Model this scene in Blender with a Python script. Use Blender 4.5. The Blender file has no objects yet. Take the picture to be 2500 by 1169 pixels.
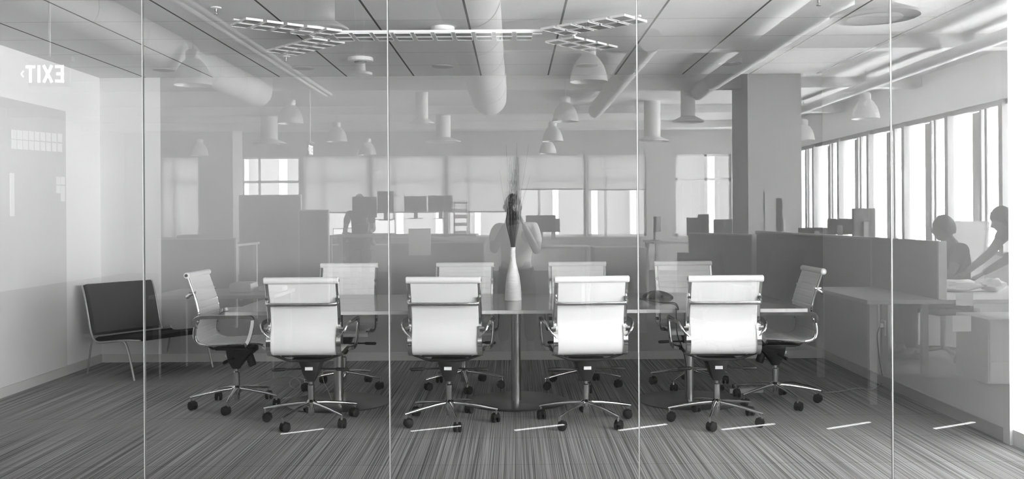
import bpy, bmesh, math, random
from mathutils import Vector, Matrix
random.seed(7)
C = bpy.context.scene.collection
PI = math.pi
R = math.radians

# ------------------------------------------------------------------ camera
F, CX, CY, VX, VY, TH = 2300.0, 1250.0, 584.5, 1254.5, 526.0, 0.0062
CAMH, GD = 1.35, 4.5           # camera height, distance to the glass (glass plane y = 0)
cam = bpy.data.cameras.new('camera')
cam.sensor_width = 36.0
cam.lens = 36.0 * F / 2500.0
cam.shift_x = -(VX - CX) / 2500.0
cam.shift_y = -(CY - VY) / 2500.0
cam.clip_start = 0.02
cam.clip_end = 200
camo = bpy.data.objects.new('camera', cam)
camo.matrix_world = Matrix.Translation((0, -GD, CAMH)) @ Matrix.Rotation(PI / 2, 4, 'X') @ Matrix.Rotation(-TH, 4, 'Z')
C.objects.link(camo)
sc = bpy.context.scene
sc.camera = camo
sc.view_settings.view_transform = 'Standard'
sc.view_settings.look = 'None'
sc.view_settings.exposure = 1.95
sc.view_settings.gamma = 1.0
sc.view_settings.use_curve_mapping = False
sc.cycles.max_bounces = 8
sc.cycles.diffuse_bounces = 4
sc.cycles.glossy_bounces = 4
sc.cycles.transparent_max_bounces = 12
sc.cycles.caustics_reflective = False
sc.cycles.sample_clamp_indirect = 4.0

# ------------------------------------------------------------------ world and lights
w = bpy.data.worlds.new('sky')
sc.world = w
w.use_nodes = True
w.node_tree.nodes['Background'].inputs[0].default_value = (1, 1, 1, 1)
w.node_tree.nodes['Background'].inputs[1].default_value = 4.3


def area(name, loc, rot, sx, sy, rad):
    l = bpy.data.lights.new(name, 'AREA')
    l.shape = 'RECTANGLE'
    l.size, l.size_y = sx, sy
    l.energy = rad * PI * sx * sy
    o = bpy.data.objects.new(name, l)
    o.location = loc
    o.rotation_euler = rot
    C.objects.link(o)
    return o


# daylight outside the long window wall of the office, and outside the meeting room's side window
area('daylight_office_side', (6.62, -9.6, 1.86), (0, PI / 2, 0), 2.25, 18.4, 21.0)
area('daylight_meeting_side', (3.55, 0.56, 1.36), (0, PI / 2, 0), 2.7, 1.08, 15.0)
sun = bpy.data.lights.new('sun', 'SUN')
sun.energy = 3.0
sun.angle = R(2)
suno = bpy.data.objects.new('sun', sun)
suno.rotation_euler = (R(-42), 0, 0)
suno.location = (0, 10, 20)
C.objects.link(suno)


# ------------------------------------------------------------------ pixel helpers
def unroll(px, py):
    dx, dy = px - CX, py - CY
    ux, uy = dx - TH * dy, dy + TH * dx
    return ux - (VX - CX), uy - (VY - CY)


def at_z(px, py, z):
    ux, uy = unroll(px, py)
    s = uy / (CAMH - z)
    return Vector((ux / s, F / s - GD, z))


def at_d(px, py, d):
    ux, uy = unroll(px, py)
    s = F / d
    return Vector((ux / s, d - GD, CAMH - uy / s))


def ref(px, py, d):            # a point of the office behind the camera, seen mirrored in the glass
    p = at_d(px, py, d)
    return Vector((p.x, -p.y, p.z))


# ------------------------------------------------------------------ materials
def mat(name, g, rough=0.6, metal=0.0, noise=0.0, nscale=40.0, bump=0.0, coat=0.0, spec=0.5, emit=0.0):
    m = bpy.data.materials.new(name)
    m.use_nodes = True
    nt = m.node_tree
    b = nt.nodes['Principled BSDF']
    b.inputs['Base Color'].default_value = (g, g, g, 1)
    b.inputs['Roughness'].default_value = rough
    b.inputs['Metallic'].default_value = metal
    b.inputs['Coat Weight'].default_value = coat
    b.inputs['Specular IOR Level'].default_value = spec
    if emit:
        b.inputs['Emission Color'].default_value = (1, 1, 1, 1)
        b.inputs['Emission Strength'].default_value = emit
    if noise or bump:
        tc = nt.nodes.new('ShaderNodeTexCoord')
        n = nt.nodes.new('ShaderNodeTexNoise')
        n.inputs['Scale'].default_value = nscale
        n.inputs['Detail'].default_value = 3
        nt.links.new(tc.outputs['Object'], n.inputs['Vector'])
        if noise:
            mr = nt.nodes.new('ShaderNodeMapRange')
            mr.inputs['To Min'].default_value = g * (1 - noise)
            mr.inputs['To Max'].default_value = min(1, g * (1 + noise))
            nt.links.new(n.outputs['Fac'], mr.inputs['Value'])
            nt.links.new(mr.outputs['Result'], b.inputs['Base Color'])
        if bump:
            bp = nt.nodes.new('ShaderNodeBump')
            bp.inputs['Strength'].default_value = bump
            bp.inputs['Distance'].default_value = 0.002
            nt.links.new(n.outputs['Fac'], bp.inputs['Height'])
            nt.links.new(bp.outputs['Normal'], b.inputs['Normal'])
    return m


def glassmat(name, k):
    m = bpy.data.materials.new(name)
    m.use_nodes = True
    nt = m.node_tree
    nt.nodes.clear()
    out = nt.nodes.new('ShaderNodeOutputMaterial')
    mx = nt.nodes.new('ShaderNodeMixShader')
    tr = nt.nodes.new('ShaderNodeBsdfTransparent')
    gl = nt.nodes.new('ShaderNodeBsdfGlossy')
    gl.inputs['Roughness'].default_value = 0.0
    fr = nt.nodes.new('ShaderNodeFresnel')
    fr.inputs['IOR'].default_value = 1.5
    geo = nt.nodes.new('ShaderNodeNewGeometry')
    inv = nt.nodes.new('ShaderNodeMath')
    inv.operation = 'SUBTRACT'
    inv.inputs[0].default_value = 1.0
    nt.links.new(geo.outputs['Backfacing'], inv.inputs[1])
    m1 = nt.nodes.new('ShaderNodeMath')
    m1.operation = 'MULTIPLY'
    m1.use_clamp = True
    m1.inputs[1].default_value = k
    nt.links.new(fr.outputs[0], m1.inputs[0])
    m2 = nt.nodes.new('ShaderNodeMath')
    m2.operation = 'MULTIPLY'
    nt.links.new(m1.outputs[0], m2.inputs[0])
    nt.links.new(inv.outputs[0], m2.inputs[1])
    nt.links.new(m2.outputs[0], mx.inputs[0])
    nt.links.new(tr.outputs[0], mx.inputs[1])
    nt.links.new(gl.outputs[0], mx.inputs[2])
    nt.links.new(mx.outputs[0], out.inputs[0])
    return m


def carpet_mat():
    m = bpy.data.materials.new('striped_carpet')
    m.use_nodes = True
    nt = m.node_tree
    b = nt.nodes['Principled BSDF']
    b.inputs['Roughness'].default_value = 0.95
    b.inputs['Specular IOR Level'].default_value = 0.15
    geo = nt.nodes.new('ShaderNodeNewGeometry')
    mp = nt.nodes.new('ShaderNodeMapping')
    mp.inputs['Scale'].default_value = (210.0, 0.6, 1.0)
    nt.links.new(geo.outputs['Position'], mp.inputs[0])
    n = nt.nodes.new('ShaderNodeTexNoise')
    n.inputs['Scale'].default_value = 1.0
    n.inputs['Detail'].default_value = 2.0
    nt.links.new(mp.outputs[0], n.inputs['Vector'])
    n2 = nt.nodes.new('ShaderNodeTexNoise')
    n2.inputs['Scale'].default_value = 420.0
    nt.links.new(geo.outputs['Position'], n2.inputs['Vector'])
    # each square tile is shifted a little so the stripes break at the joints
    mixn = nt.nodes.new('ShaderNodeMath')
    mixn.operation = 'MULTIPLY_ADD'
    mixn.inputs[1].default_value = 0.16
    nt.links.new(n2.outputs['Fac'], mixn.inputs[0])
    nt.links.new(n.outputs['Fac'], mixn.inputs[2])
    cr = nt.nodes.new('ShaderNodeValToRGB')
    cr.color_ramp.elements[0].position = 0.42
    cr.color_ramp.elements[0].color = (0.095, 0.095, 0.095, 1)
    cr.color_ramp.elements[1].position = 0.74
    cr.color_ramp.elements[1].color = (0.45, 0.45, 0.45, 1)
    nt.links.new(mixn.outputs[0], cr.inputs[0])
    br = nt.nodes.new('ShaderNodeTexBrick')
    br.offset = 0.0
    br.inputs['Scale'].default_value = 1.0
    br.inputs['Mortar Size'].default_value = 0.003
    br.inputs['Brick Width'].default_value = 0.61
    br.inputs['Row Height'].default_value = 0.61
    br.inputs['Color1'].default_value = (1, 1, 1, 1)
    br.inputs['Color2'].default_value = (0.93, 0.93, 0.93, 1)
    br.inputs['Mortar'].default_value = (0.6, 0.6, 0.6, 1)
    nt.links.new(geo.outputs['Position'], br.inputs['Vector'])
    mul = nt.nodes.new('ShaderNodeMix')
    mul.data_type = 'RGBA'
    mul.blend_type = 'MULTIPLY'
    mul.inputs[0].default_value = 1.0
    nt.links.new(cr.outputs[0], mul.inputs[6])
    nt.links.new(br.outputs['Color'], mul.inputs[7])
    nt.links.new(mul.outputs[2], b.inputs['Base Color'])
    bp = nt.nodes.new('ShaderNodeBump')
    bp.inputs['Strength'].default_value = 0.4
    bp.inputs['Distance'].default_value = 0.002
    nt.links.new(n.outputs['Fac'], bp.inputs['Height'])
    nt.links.new(bp.outputs['Normal'], b.inputs['Normal'])
    return m


def ceiling_mat():
    m = bpy.data.materials.new('ceiling_tiles')
    m.use_nodes = True
    nt = m.node_tree
    b = nt.nodes['Principled BSDF']
    b.inputs['Roughness'].default_value = 0.9
    geo = nt.nodes.new('ShaderNodeNewGeometry')
    sep = nt.nodes.new('ShaderNodeSeparateXYZ')
    nt.links.new(geo.outputs['Position'], sep.inputs[0])

    def line(sock, off, pitch, half):
        a = nt.nodes.new('ShaderNodeMath')
        a.operation = 'SUBTRACT'
        a.inputs[1].default_value = off - pitch * 20.5
        nt.links.new(sock, a.inputs[0])
        f = nt.nodes.new('ShaderNodeMath')
        f.operation = 'MODULO'
        f.inputs[1].default_value = pitch
        nt.links.new(a.outputs[0], f.inputs[0])
        s = nt.nodes.new('ShaderNodeMath')
        s.operation = 'SUBTRACT'
        s.inputs[1].default_value = pitch / 2
        nt.links.new(f.outputs[0], s.inputs[0])
        ab = nt.nodes.new('ShaderNodeMath')
        ab.operation = 'ABSOLUTE'
        nt.links.new(s.outputs[0], ab.inputs[0])
        lt = nt.nodes.new('ShaderNodeMath')
        lt.operation = 'LESS_THAN'
        lt.inputs[1].default_value = half
        nt.links.new(ab.outputs[0], lt.inputs[0])
        return lt.outputs[0]
    lx = line(sep.outputs[0], -0.928, 0.6285, 0.0075)
    ly = line(sep.outputs[1], 4.32, 0.629, 0.0035)
    n = nt.nodes.new('ShaderNodeTexNoise')
    n.inputs['Scale'].default_value = 90
    nt.links.new(geo.outputs['Position'], n.inputs['Vector'])
    mr = nt.nodes.new('ShaderNodeMapRange')
    mr.inputs['To Min'].default_value = 0.82
    mr.inputs['To Max'].default_value = 0.92
    nt.links.new(n.outputs['Fac'], mr.inputs['Value'])
    m1 = nt.nodes.new('ShaderNodeMix')
    m1.data_type = 'RGBA'
    nt.links.new(ly, m1.inputs[0])
    nt.links.new(mr.outputs[0], m1.inputs[6])
    m1.inputs[7].default_value = (0.38, 0.38, 0.38, 1)
    m2 = nt.nodes.new('ShaderNodeMix')
    m2.data_type = 'RGBA'
    nt.links.new(lx, m2.inputs[0])
    nt.links.new(m1.outputs[2], m2.inputs[6])
    m2.inputs[7].default_value = (0.06, 0.06, 0.06, 1)
    nt.links.new(m2.outputs[2], b.inputs['Base Color'])
    return m


def blind_mat():
    m = bpy.data.materials.new('translucent_blind')
    m.use_nodes = True
    nt = m.node_tree
    nt.nodes.clear()
    out = nt.nodes.new('ShaderNodeOutputMaterial')
    mx = nt.nodes.new('ShaderNodeMixShader')
    mx.inputs[0].default_value = 0.5
    d = nt.nodes.new('ShaderNodeBsdfDiffuse')
    t = nt.nodes.new('ShaderNodeBsdfTranslucent')
    d.inputs[0].default_value = (0.75, 0.75, 0.75, 1)
    tc = nt.nodes.new('ShaderNodeTexCoord')
    wv = nt.nodes.new('ShaderNodeTexWave')
    wv.inputs['Scale'].default_value = 60
    nt.links.new(tc.outputs['Object'], wv.inputs['Vector'])
    mr = nt.nodes.new('ShaderNodeMapRange')
    mr.inputs['To Min'].default_value = 0.82
    mr.inputs['To Max'].default_value = 0.90
    nt.links.new(wv.outputs['Fac'], mr.inputs['Value'])
    nt.links.new(mr.outputs[0], t.inputs[0])
    nt.links.new(d.outputs[0], mx.inputs[1])
    nt.links.new(t.outputs[0], mx.inputs[2])
    nt.links.new(mx.outputs[0], out.inputs[0])
    return m


M = dict(
    wall=mat('painted_wall', 0.88, 0.8, noise=0.02, nscale=3),
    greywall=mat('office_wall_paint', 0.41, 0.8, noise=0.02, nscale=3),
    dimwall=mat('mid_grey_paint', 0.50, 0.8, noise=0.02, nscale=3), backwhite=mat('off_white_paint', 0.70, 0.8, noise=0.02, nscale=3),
    accent=mat('grey_accent_paint', 0.44, 0.8, noise=0.03, nscale=3),
    rightwall=mat('side_wall_paint', 0.85, 0.8, noise=0.03, nscale=3),
    base=mat('baseboard_vinyl', 0.56, 0.5, noise=0.03, nscale=9),
    board=mat('grey_board_paint', 0.68, 0.7, noise=0.04, nscale=4),
    note=mat('note_paper', 0.85, 0.8, noise=0.03, nscale=20),
    officecarpet=mat('dark_office_carpet', 0.075, 0.95, noise=0.25, nscale=200, spec=0.1),
    carpet=carpet_mat(), ceil=ceiling_mat(), blind=blind_mat(),
    glass=glassmat('partition_glass', 3.3), pane=glassmat('window_glass', 1.0),
    joint=mat('polished_glass_edge', 0.55, 0.25, noise=0.05, nscale=5, spec=0.9),
    seal=mat('dark_glass_seal', 0.10, 0.5, noise=0.1),
    frame=mat('white_frame', 0.82, 0.5, noise=0.02, nscale=8),
    greyframe=mat('grey_frame', 0.25, 0.5, noise=0.05, nscale=8),
    chrome=mat('chrome', 0.76, 0.10, 1.0, noise=0.04, nscale=30),
    steel=mat('brushed_steel', 0.42, 0.30, 1.0, noise=0.08, nscale=60, bump=0.1),
    disc=mat('polished_disc', 0.22, 0.28, 1.0, noise=0.1, nscale=30),
    leather=mat('white_leather', 0.80, 0.45, noise=0.03, nscale=150, bump=0.15),
    black=mat('black_plastic', 0.02, 0.45, noise=0.2, nscale=40),
    rubber=mat('caster_rubber', 0.012, 0.65, noise=0.2, nscale=60, spec=0.2),
    top=mat('table_laminate', 0.23, 0.18, noise=0.05, nscale=12, coat=0.4),
    topedge=mat('table_edge', 0.62, 0.4, noise=0.03),
    vase=mat('ribbed_ceramic', 0.80, 0.45, noise=0.04, nscale=30),
    twig=mat('dry_twigs', 0.035, 0.8, noise=0.3, nscale=60),
    fabric=mat('charcoal_fabric', 0.085, 0.95, noise=0.15, nscale=300, bump=0.4, spec=0.1),
    darkfab=mat('black_seat_fabric', 0.025, 0.9, noise=0.2, nscale=300, bump=0.3, spec=0.1),
    tube=mat('satin_tube', 0.50, 0.35, 0.8, noise=0.05),
    white=mat('white_enamel', 0.88, 0.35, noise=0.02, nscale=30),
    oled=mat('grey_panel_face', 0.16, 0.25, noise=0.05, nscale=40),
    duct=mat('galvanised_duct', 0.75, 0.5, 0.0, noise=0.06, nscale=6),
    lampal=mat('spun_aluminium', 0.70, 0.38, 0.35, noise=0.05, nscale=10),
    offceil=mat('office_ceiling_paint', 0.66, 0.9, noise=0.06, nscale=2),
    dark=mat('dark_grey_plastic', 0.05, 0.5, noise=0.2, nscale=30),
    screen=mat('lit_screen', 0.8, 0.3, emit=1.3, noise=0.02),
    partition=mat('partition_fabric', 0.13, 0.95, noise=0.1, nscale=200, bump=0.3),
    partlight=mat('light_partition_fabric', 0.36, 0.95, noise=0.08, nscale=200, bump=0.3),
    desk=mat('desk_laminate', 0.50, 0.4, noise=0.03, nscale=20),
    paper=mat('paper', 0.88, 0.7, noise=0.03, nscale=15),
    skin=mat('skin', 0.26, 0.55, noise=0.06, nscale=30),
    hair=mat('dark_hair', 0.02, 0.6, noise=0.3, nscale=120, bump=0.5),
    shirt=mat('pale_striped_shirt', 0.88, 0.85, noise=0.08, nscale=40),
    darkshirt=mat('dark_shirt', 0.04, 0.9, noise=0.2, nscale=60),
    trousers=mat('dark_trousers', 0.03, 0.9, noise=0.2, nscale=60),
    floorlight=mat('lit_floor_strip', 0.9, 0.4, emit=1.3, noise=0.02),  # glow for the imitated light streaks on the office floor
    signlit=mat('lit_sign_letters', 0.9, 0.4, emit=1.0, noise=0.02),
    signface=mat('sign_face', 0.10, 0.4, noise=0.05),
    facade=mat('neighbour_facade', 0.30, 0.8, noise=0.08, nscale=1.5),
    fin=mat('white_facade_fin', 0.9, 0.6, noise=0.02),
    cabledark=mat('dark_cable', 0.03, 0.5, noise=0.1), cablelight=mat('pale_cable', 0.35, 0.5, noise=0.05),
)


# ------------------------------------------------------------------ mesh builder
class MB:
    def __init__(s):
        s.v, s.f, s.mi = [], [], []
        s.cur = 0

    def add(s, vs, fs):
        b = len(s.v)
        s.v += [tuple(v) for v in vs]
        s.f += [tuple(b + i for i in f) for f in fs]
        s.mi += [s.cur] * len(fs)
        return s

    def box(s, lo, hi, mtx=None, bev=0.0):
        x0, y0, z0 = lo
        x1, y1, z1 = hi
        if bev > 0:
            bm = bmesh.new()
            vs = [bm.verts.new(p) for p in [(x0, y0, z0), (x1, y0, z0), (x1, y1, z0), (x0, y1, z0), (x0, y0, z1), (x1, y0, z1), (x1, y1, z1), (x0, y1, z1)]]
            for f in [(3, 2, 1, 0), (4, 5, 6, 7), (0, 1, 5, 4), (1, 2, 6, 5), (2, 3, 7, 6), (3, 0, 4, 7)]:
                bm.faces.new([vs[i] for i in f])
            bmesh.ops.bevel(bm, geom=list(bm.edges), offset=bev, segments=2, affect='EDGES', profile=0.5)
            bm.verts.index_update()
            V = [v.co.copy() for v in bm.verts]
            Fc = [[v.index for v in f.verts] for f in bm.faces]
            bm.free()
        else:
            V = [Vector(p) for p in [(x0, y0, z0), (x1, y0, z0), (x1, y1, z0), (x0, y1, z0), (x0, y0, z1), (x1, y0, z1), (x1, y1, z1), (x0, y1, z1)]]
            Fc = [(3, 2, 1, 0), (4, 5, 6, 7), (0, 1, 5, 4), (1, 2, 6, 5), (2, 3, 7, 6), (3, 0, 4, 7)]
        if mtx is not None:
            V = [mtx @ v for v in V]
        return s.add(V, Fc)

    def sweep(s, path, prof, up=Vector((0, 0, 1)), closed=False, scales=None):
        """prof: list of (a, b) offsets along side and up axes; path: list of points."""
        P = [Vector(p) for p in path]
        n, k = len(P), len(prof)
        V = []
        prevu = None
        for i, p in enumerate(P):
            if closed:
                t = P[(i + 1) % n] - P[i - 1]
            else:
                t = P[min(i + 1, n - 1)] - P[max(i - 1, 0)]
            t.normalize()
            u = prevu if prevu is not None else Vector(up)
            u = u - t * u.dot(t)
            if u.length < 1e-4:
                u = t.orthogonal()
            u.normalize()
            prevu = u
            sd = t.cross(u)
            q = scales[i] if scales else 1.0
            for a, b in prof:
                V.append(p + sd * a * q + u * b * q)
        Fc = []
        rng = n if closed else n - 1
        for i in range(rng):
            j = (i + 1) % n
            for m in range(k):
                m2 = (m + 1) % k
                Fc.append((i * k + m, i * k + m2, j * k + m2, j * k + m))
        if not closed:
            Fc.append(tuple(range(k - 1, -1, -1)))
            Fc.append(tuple((n - 1) * k + m for m in range(k)))
        return s.add(V, Fc)

    def tube(s, path, r, seg=10, closed=False, scales=None, flat=1.0):
        return s.sweep(path, [(r * math.cos(2 * PI * i / seg), r * flat * math.sin(2 * PI * i / seg)) for i in range(seg)], closed=closed, scales=scales)

    def cyl(s, a, b, r, seg=16, r2=None):
        return s.tube([a, b], r, seg, scales=[1.0, (r2 / r if r2 is not None else 1.0)])

    def lathe(s, prof, seg=24, mtx=None):
        """prof: (r, z) list, spun about local Z"""
        V = []
        n = len(prof)
        for i in range(seg):
            a = 2 * PI * i / seg
            for r, z in prof:
                V.append(Vector((r * math.cos(a), r * math.sin(a), z)))
        if mtx is not None:
            V = [mtx @ v for v in V]
        Fc = []
        for i in range(seg):
            j = (i + 1) % seg
            for m in range(n - 1):
                Fc.append((i * n + m, j * n + m, j * n + m + 1, i * n + m + 1))
        Fc.append(tuple(i * n for i in range(seg - 1, -1, -1)))
        Fc.append(tuple(i * n + n - 1 for i in range(seg)))
        return s.add(V, Fc)

    def mesh(s, name, mats, smooth=True, weld=True):
        me = bpy.data.meshes.new(name)
        me.from_pydata(s.v, [], s.f)
        if not isinstance(mats, (list, tuple)):
            mats = [mats]
        for m in mats:
            me.materials.append(m)
        for p, k in zip(me.polygons, s.mi):
            p.material_index = k
        bm = bmesh.new()
        bm.from_mesh(me)
        if weld:
            bmesh.ops.remove_doubles(bm, verts=bm.verts, dist=1e-5)
        bmesh.ops.recalc_face_normals(bm, faces=bm.faces)
        for f in bm.faces:
            f.smooth = smooth
        if smooth:
            for e in bm.edges:
                if len(e.link_faces) == 2 and e.calc_face_angle(0) > R(38):
                    e.smooth = False
        bm.to_mesh(me)
        bm.free()
        return me

    def build(s, name, mats, parent=None, smooth=True, **kw):
        return put(name, s.mesh(name, mats, smooth), parent, **kw)


def put(name, me, parent=None, loc=None, rz=None, mtx=None):
    o = bpy.data.objects.new(name, me)
    C.objects.link(o)
    if parent is not None:
        o.parent = parent
    if mtx is not None:
        o.matrix_local = mtx
    else:
        if loc is not None:
            o.location = loc
        if rz is not None:
            o.rotation_euler = (0, 0, rz)
    return o


def tag(o, label=None, cat=None, group=None, kind=None):
    if label:
        o['label'] = label
    if cat:
        o['category'] = cat
    if group:
        o['group'] = group
    if kind:
        o['kind'] = kind
    return o


def empty(name, loc=(0, 0, 0), rz=0.0, label=None, cat=None, group=None):
    o = bpy.data.objects.new(name, None)
    C.objects.link(o)
    o.location = loc
    o.rotation_euler = (0, 0, rz)
    return tag(o, label, cat, group)


def structure(name, mb, m, parent=None, smooth=False):
    o = mb.build(name, m, parent, smooth)
    if parent is None:
        o['kind'] = 'structure'
    return o


def curve_pts(pts, n=3):
    P = [Vector(p) for p in pts]
    for _ in range(n):
        Q = [P[0]]
        for a, b in zip(P[:-1], P[1:]):
            Q += [a.lerp(b, 0.25), a.lerp(b, 0.75)]
        Q.append(P[-1])
        P = Q
    return P


# ------------------------------------------------------------------ the meeting room shell
XL, XR, YB, ZC = -3.87, 2.89, 4.32, 2.662
OX0, OX1, OY, OZ = -9.5, 6.2, -18.5, 3.42     # the office behind the camera
structure('floor', MB().box((OX0 - .3, 0.0, -0.12), (OX1 + .3, YB + .3, 0.0)), M['carpet'])
structure('floor_office', MB().box((OX0 - .3, OY - .3, -0.12), (OX1 + .3, 0.0, 0.0)), M['officecarpet'])
structure('ceiling', MB().box((XL - .1, 0.0, ZC), (XR + .1, YB + .1, ZC + 0.08)), M['ceil'])
structure('wall_left', MB().box((XL - .12, 0.012, 0), (XL, YB, ZC)), M['wall'])
XA = at_d(393, 600, 8.82).x
wb = MB().box((XL - .12, YB, 0), (XA, YB + .12, ZC))
wb.cur = 1
wb.box((XA, YB, 0), (XR + .12, YB + .12, ZC))
structure('wall_back', wb, [M['backwhite'], M['accent']])
YW = at_z(2450, 1079, 0.0).y
structure('wall_right', MB().box((XR, YW, 0), (XR + .12, YB, ZC)), M['rightwall'])
structure('baseboard_back', MB().box((XL, YB - .012, 0), (XR, YB, 0.077)), M['base'])
structure('baseboard_left', MB().box((XL, 0.02, 0), (XL + .012, YB - .012, 0.077)), M['base'])
structure('baseboard_right', MB().box((XR - .012, YW, 0), (XR, YB - .012, 0.077)), M['base'])
# side window of the meeting room beside the glass partition
wm = MB().box((XR - .02, YW - .075, 0), (XR + .12, YW, ZC)).box((XR - .02, 0.012, 0), (XR + .12, 0.06, ZC))
wm.box((XR, 0.06, 0), (XR + .12, YW - .075, 0.09)).box((XR, 0.06, ZC - .07), (XR + .12, YW - .075, ZC))
win1 = structure('window_1', wm, M['frame'])
MB().box((XR + .05, 0.06, 0.09), (XR + .056, YW - .075, ZC - .07)).build('pane', M['pane'], win1, False)
MB().box((XR + .02, 0.06, 0.10), (XR + .024, YW - .08, ZC - .07)).build('sheer_blind', M['blind'], win1, False)
# closes the notch outside the side window against the sky
structure('wall_outer', MB().box((XR + .9, 0.0, 0), (XR + 1.0, 2.2, ZC)).box((XR + .12, 2.1, 0), (XR + .9, 2.2, ZC)).box((XR + .12, -.05, 0), (XR + .9, 0.0, ZC)), M['wall'])

# grey panel with paper squares on the left wall
pe = at_d(156, 266, F * 3.87 / 1098)
board = MB().box((XL, 0.35, 0.08), (XL + 0.02, pe.y, 2.27), bev=0.002)
bo = tag(board.build('wall_board', M['board'], None, False), 'tall mid-grey board covering the white side wall, dotted with paper squares', 'board')


def on_left(px, py):
    ux, uy = unroll(px, py)
    s = ux / (XL + 0.022)
    return Vector((XL + 0.021, F / s - GD, CAMH - uy / s))


notes = []
for r_ in range(2):
    for k in range(9):
        px = 34 + k * 14.0 - k * k * 0.0
        py = (326 if r_ == 0 else 350) + (px - 34) * 0.075 + 2
        notes.append((px, py, 0.072, 0.07, 'small square note in the %s row of the double strip on the grey board' % ('upper' if r_ == 0 else 'lower'), 'square notes in two rows on the board'))
for (px, py) in [(142, 441), (153, 441), (142, 462), (153, 463), (153, 482)]:
    notes.append((px, py, 0.07, 0.066, 'square note in the small cluster near the edge of the grey board', 'notes clustered near the board edge'))
for px, py, a, b, lab, grp in notes:
    p = on_left(px, py)
    o = MB().box((0, -a / 2, -b / 2), (0.003, a / 2, b / 2)).build('paper_note', M['note'], None, False, loc=p)
    tag(o, lab, 'note', grp)
p = on_left(29, 475)
o = MB().box((0, -.03, -.165), (0.004, .03, .165)).build('paper_strip', M['note'], None, False, loc=p)
tag(o, 'long narrow upright paper strip on the grey board', 'paper strip')

# ------------------------------------------------------------------ glass partition
seams = [(-2.965,), (-1.770,), (-0.5975,), (0.593,), (1.805,)]
xs = [XL] + [s_[0] for s_ in seams] + [XR - .02]
for i in range(len(xs) - 1):
    g = 0.004
    structure('window_%d' % (i + 2), MB().box((xs[i] + g, 0.0, 0.012), (xs[i + 1] - g, 0.012, ZC - .002)), M['glass'])
for i, s_ in enumerate(seams):
    x = s_[0]
    t = structure('trim_%d' % (i + 1), MB().box((x - .0030, -.001, 0.012), (x + .0008, 0.013, ZC - .002)), M['joint'])
    MB().box((x + .0009, 0.000, 0.012), (x + .0038, 0.012, ZC - .002)).build('seal', M['seal'], t, False)
structure('trim_6', MB().box((XL, -.012, 0), (XR, 0.024, 0.012)), M['greyframe'])
structure('trim_7', MB().box((XL, -.015, ZC - .002), (XR, 0.0, ZC + .06)), M['frame'])

# ------------------------------------------------------------------ the office shell behind the camera
structure('ceiling_office', MB().box((OX0 - .3, OY - .3, OZ), (OX1 + .3, 0.0, OZ + .15)), M['offceil'])
wf = MB().box((OX0 - .3, 0.0, 0), (XL - .12, .12, OZ + .15)).box((XR + .12, -.06, 0), (OX1 + .3, 0.0, OZ + .15)).box((XL - .12, 0.0, ZC + .08), (XR + .12, .12, OZ + .15))
structure('wall_front', wf, M['wall'])
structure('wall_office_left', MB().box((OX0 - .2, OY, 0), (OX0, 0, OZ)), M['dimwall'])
# window wall on the right
ws = MB().box((OX1, OY, 0), (OX1 + .3, 0, 0.80)).box((OX1, OY, 2.79), (OX1 + .3, 0, OZ)).box((OX1, -1.0, .8), (OX1 + .3, 0, 2.79))
structure('wall_office_right', ws, M['wall'])
n = 2
yy = -1.0
k = 0
ym = [4.5 - 6.2 * F / (px - 1254.5) for px in (2314, 2200, 2112, 2042, 1982)]
step = 1.5
y0 = ym[0]
ys = [y0 + step * i for i in range(5, 0, -1)] + [y0 - step * i for i in range(0, 8)]
ys = [y for y in ys if -18.2 < y < -1.05]
ys = [-1.0] + ys + [-18.5]
for i in range(len(ys) - 1):
    a, b = ys[i], ys[i + 1]
    wn = MB().box((OX1 - .02, a - .05, .80), (OX1 + .16, a + .05, 2.79))
    wn.box((OX1 + .02, b + .05, .80), (OX1 + .10, a - .05, .85)).box((OX1 + .02, b + .05, 2.72), (OX1 + .10, a - .05, 2.79))
    wn.box((OX1 + .04, a - .52, .85), (OX1 + .09, a - .46, 2.72)).box((OX1 + .04, a - .66, .85), (OX1 + .09, a - .61, 2.72))
    wn.box((OX1 + .14, a - 1.05, .80), (OX1 + .20, a - .72, 2.72))  # added grey panel behind the pane, tones down part of the bright window
    wo = structure('window_%d' % (8 + i), wn, M['greyframe'])
    MB().box((OX1 + .06, b + .05, .85), (OX1 + .066, a - .05, 2.72)).build('pane', M['pane'], wo, False)
# far wall with windows and blinds
SILL, HEAD = 0.83, 2.82


def rx(px, d=23.0):
    return (px - 1254.5) * d / F


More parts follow.
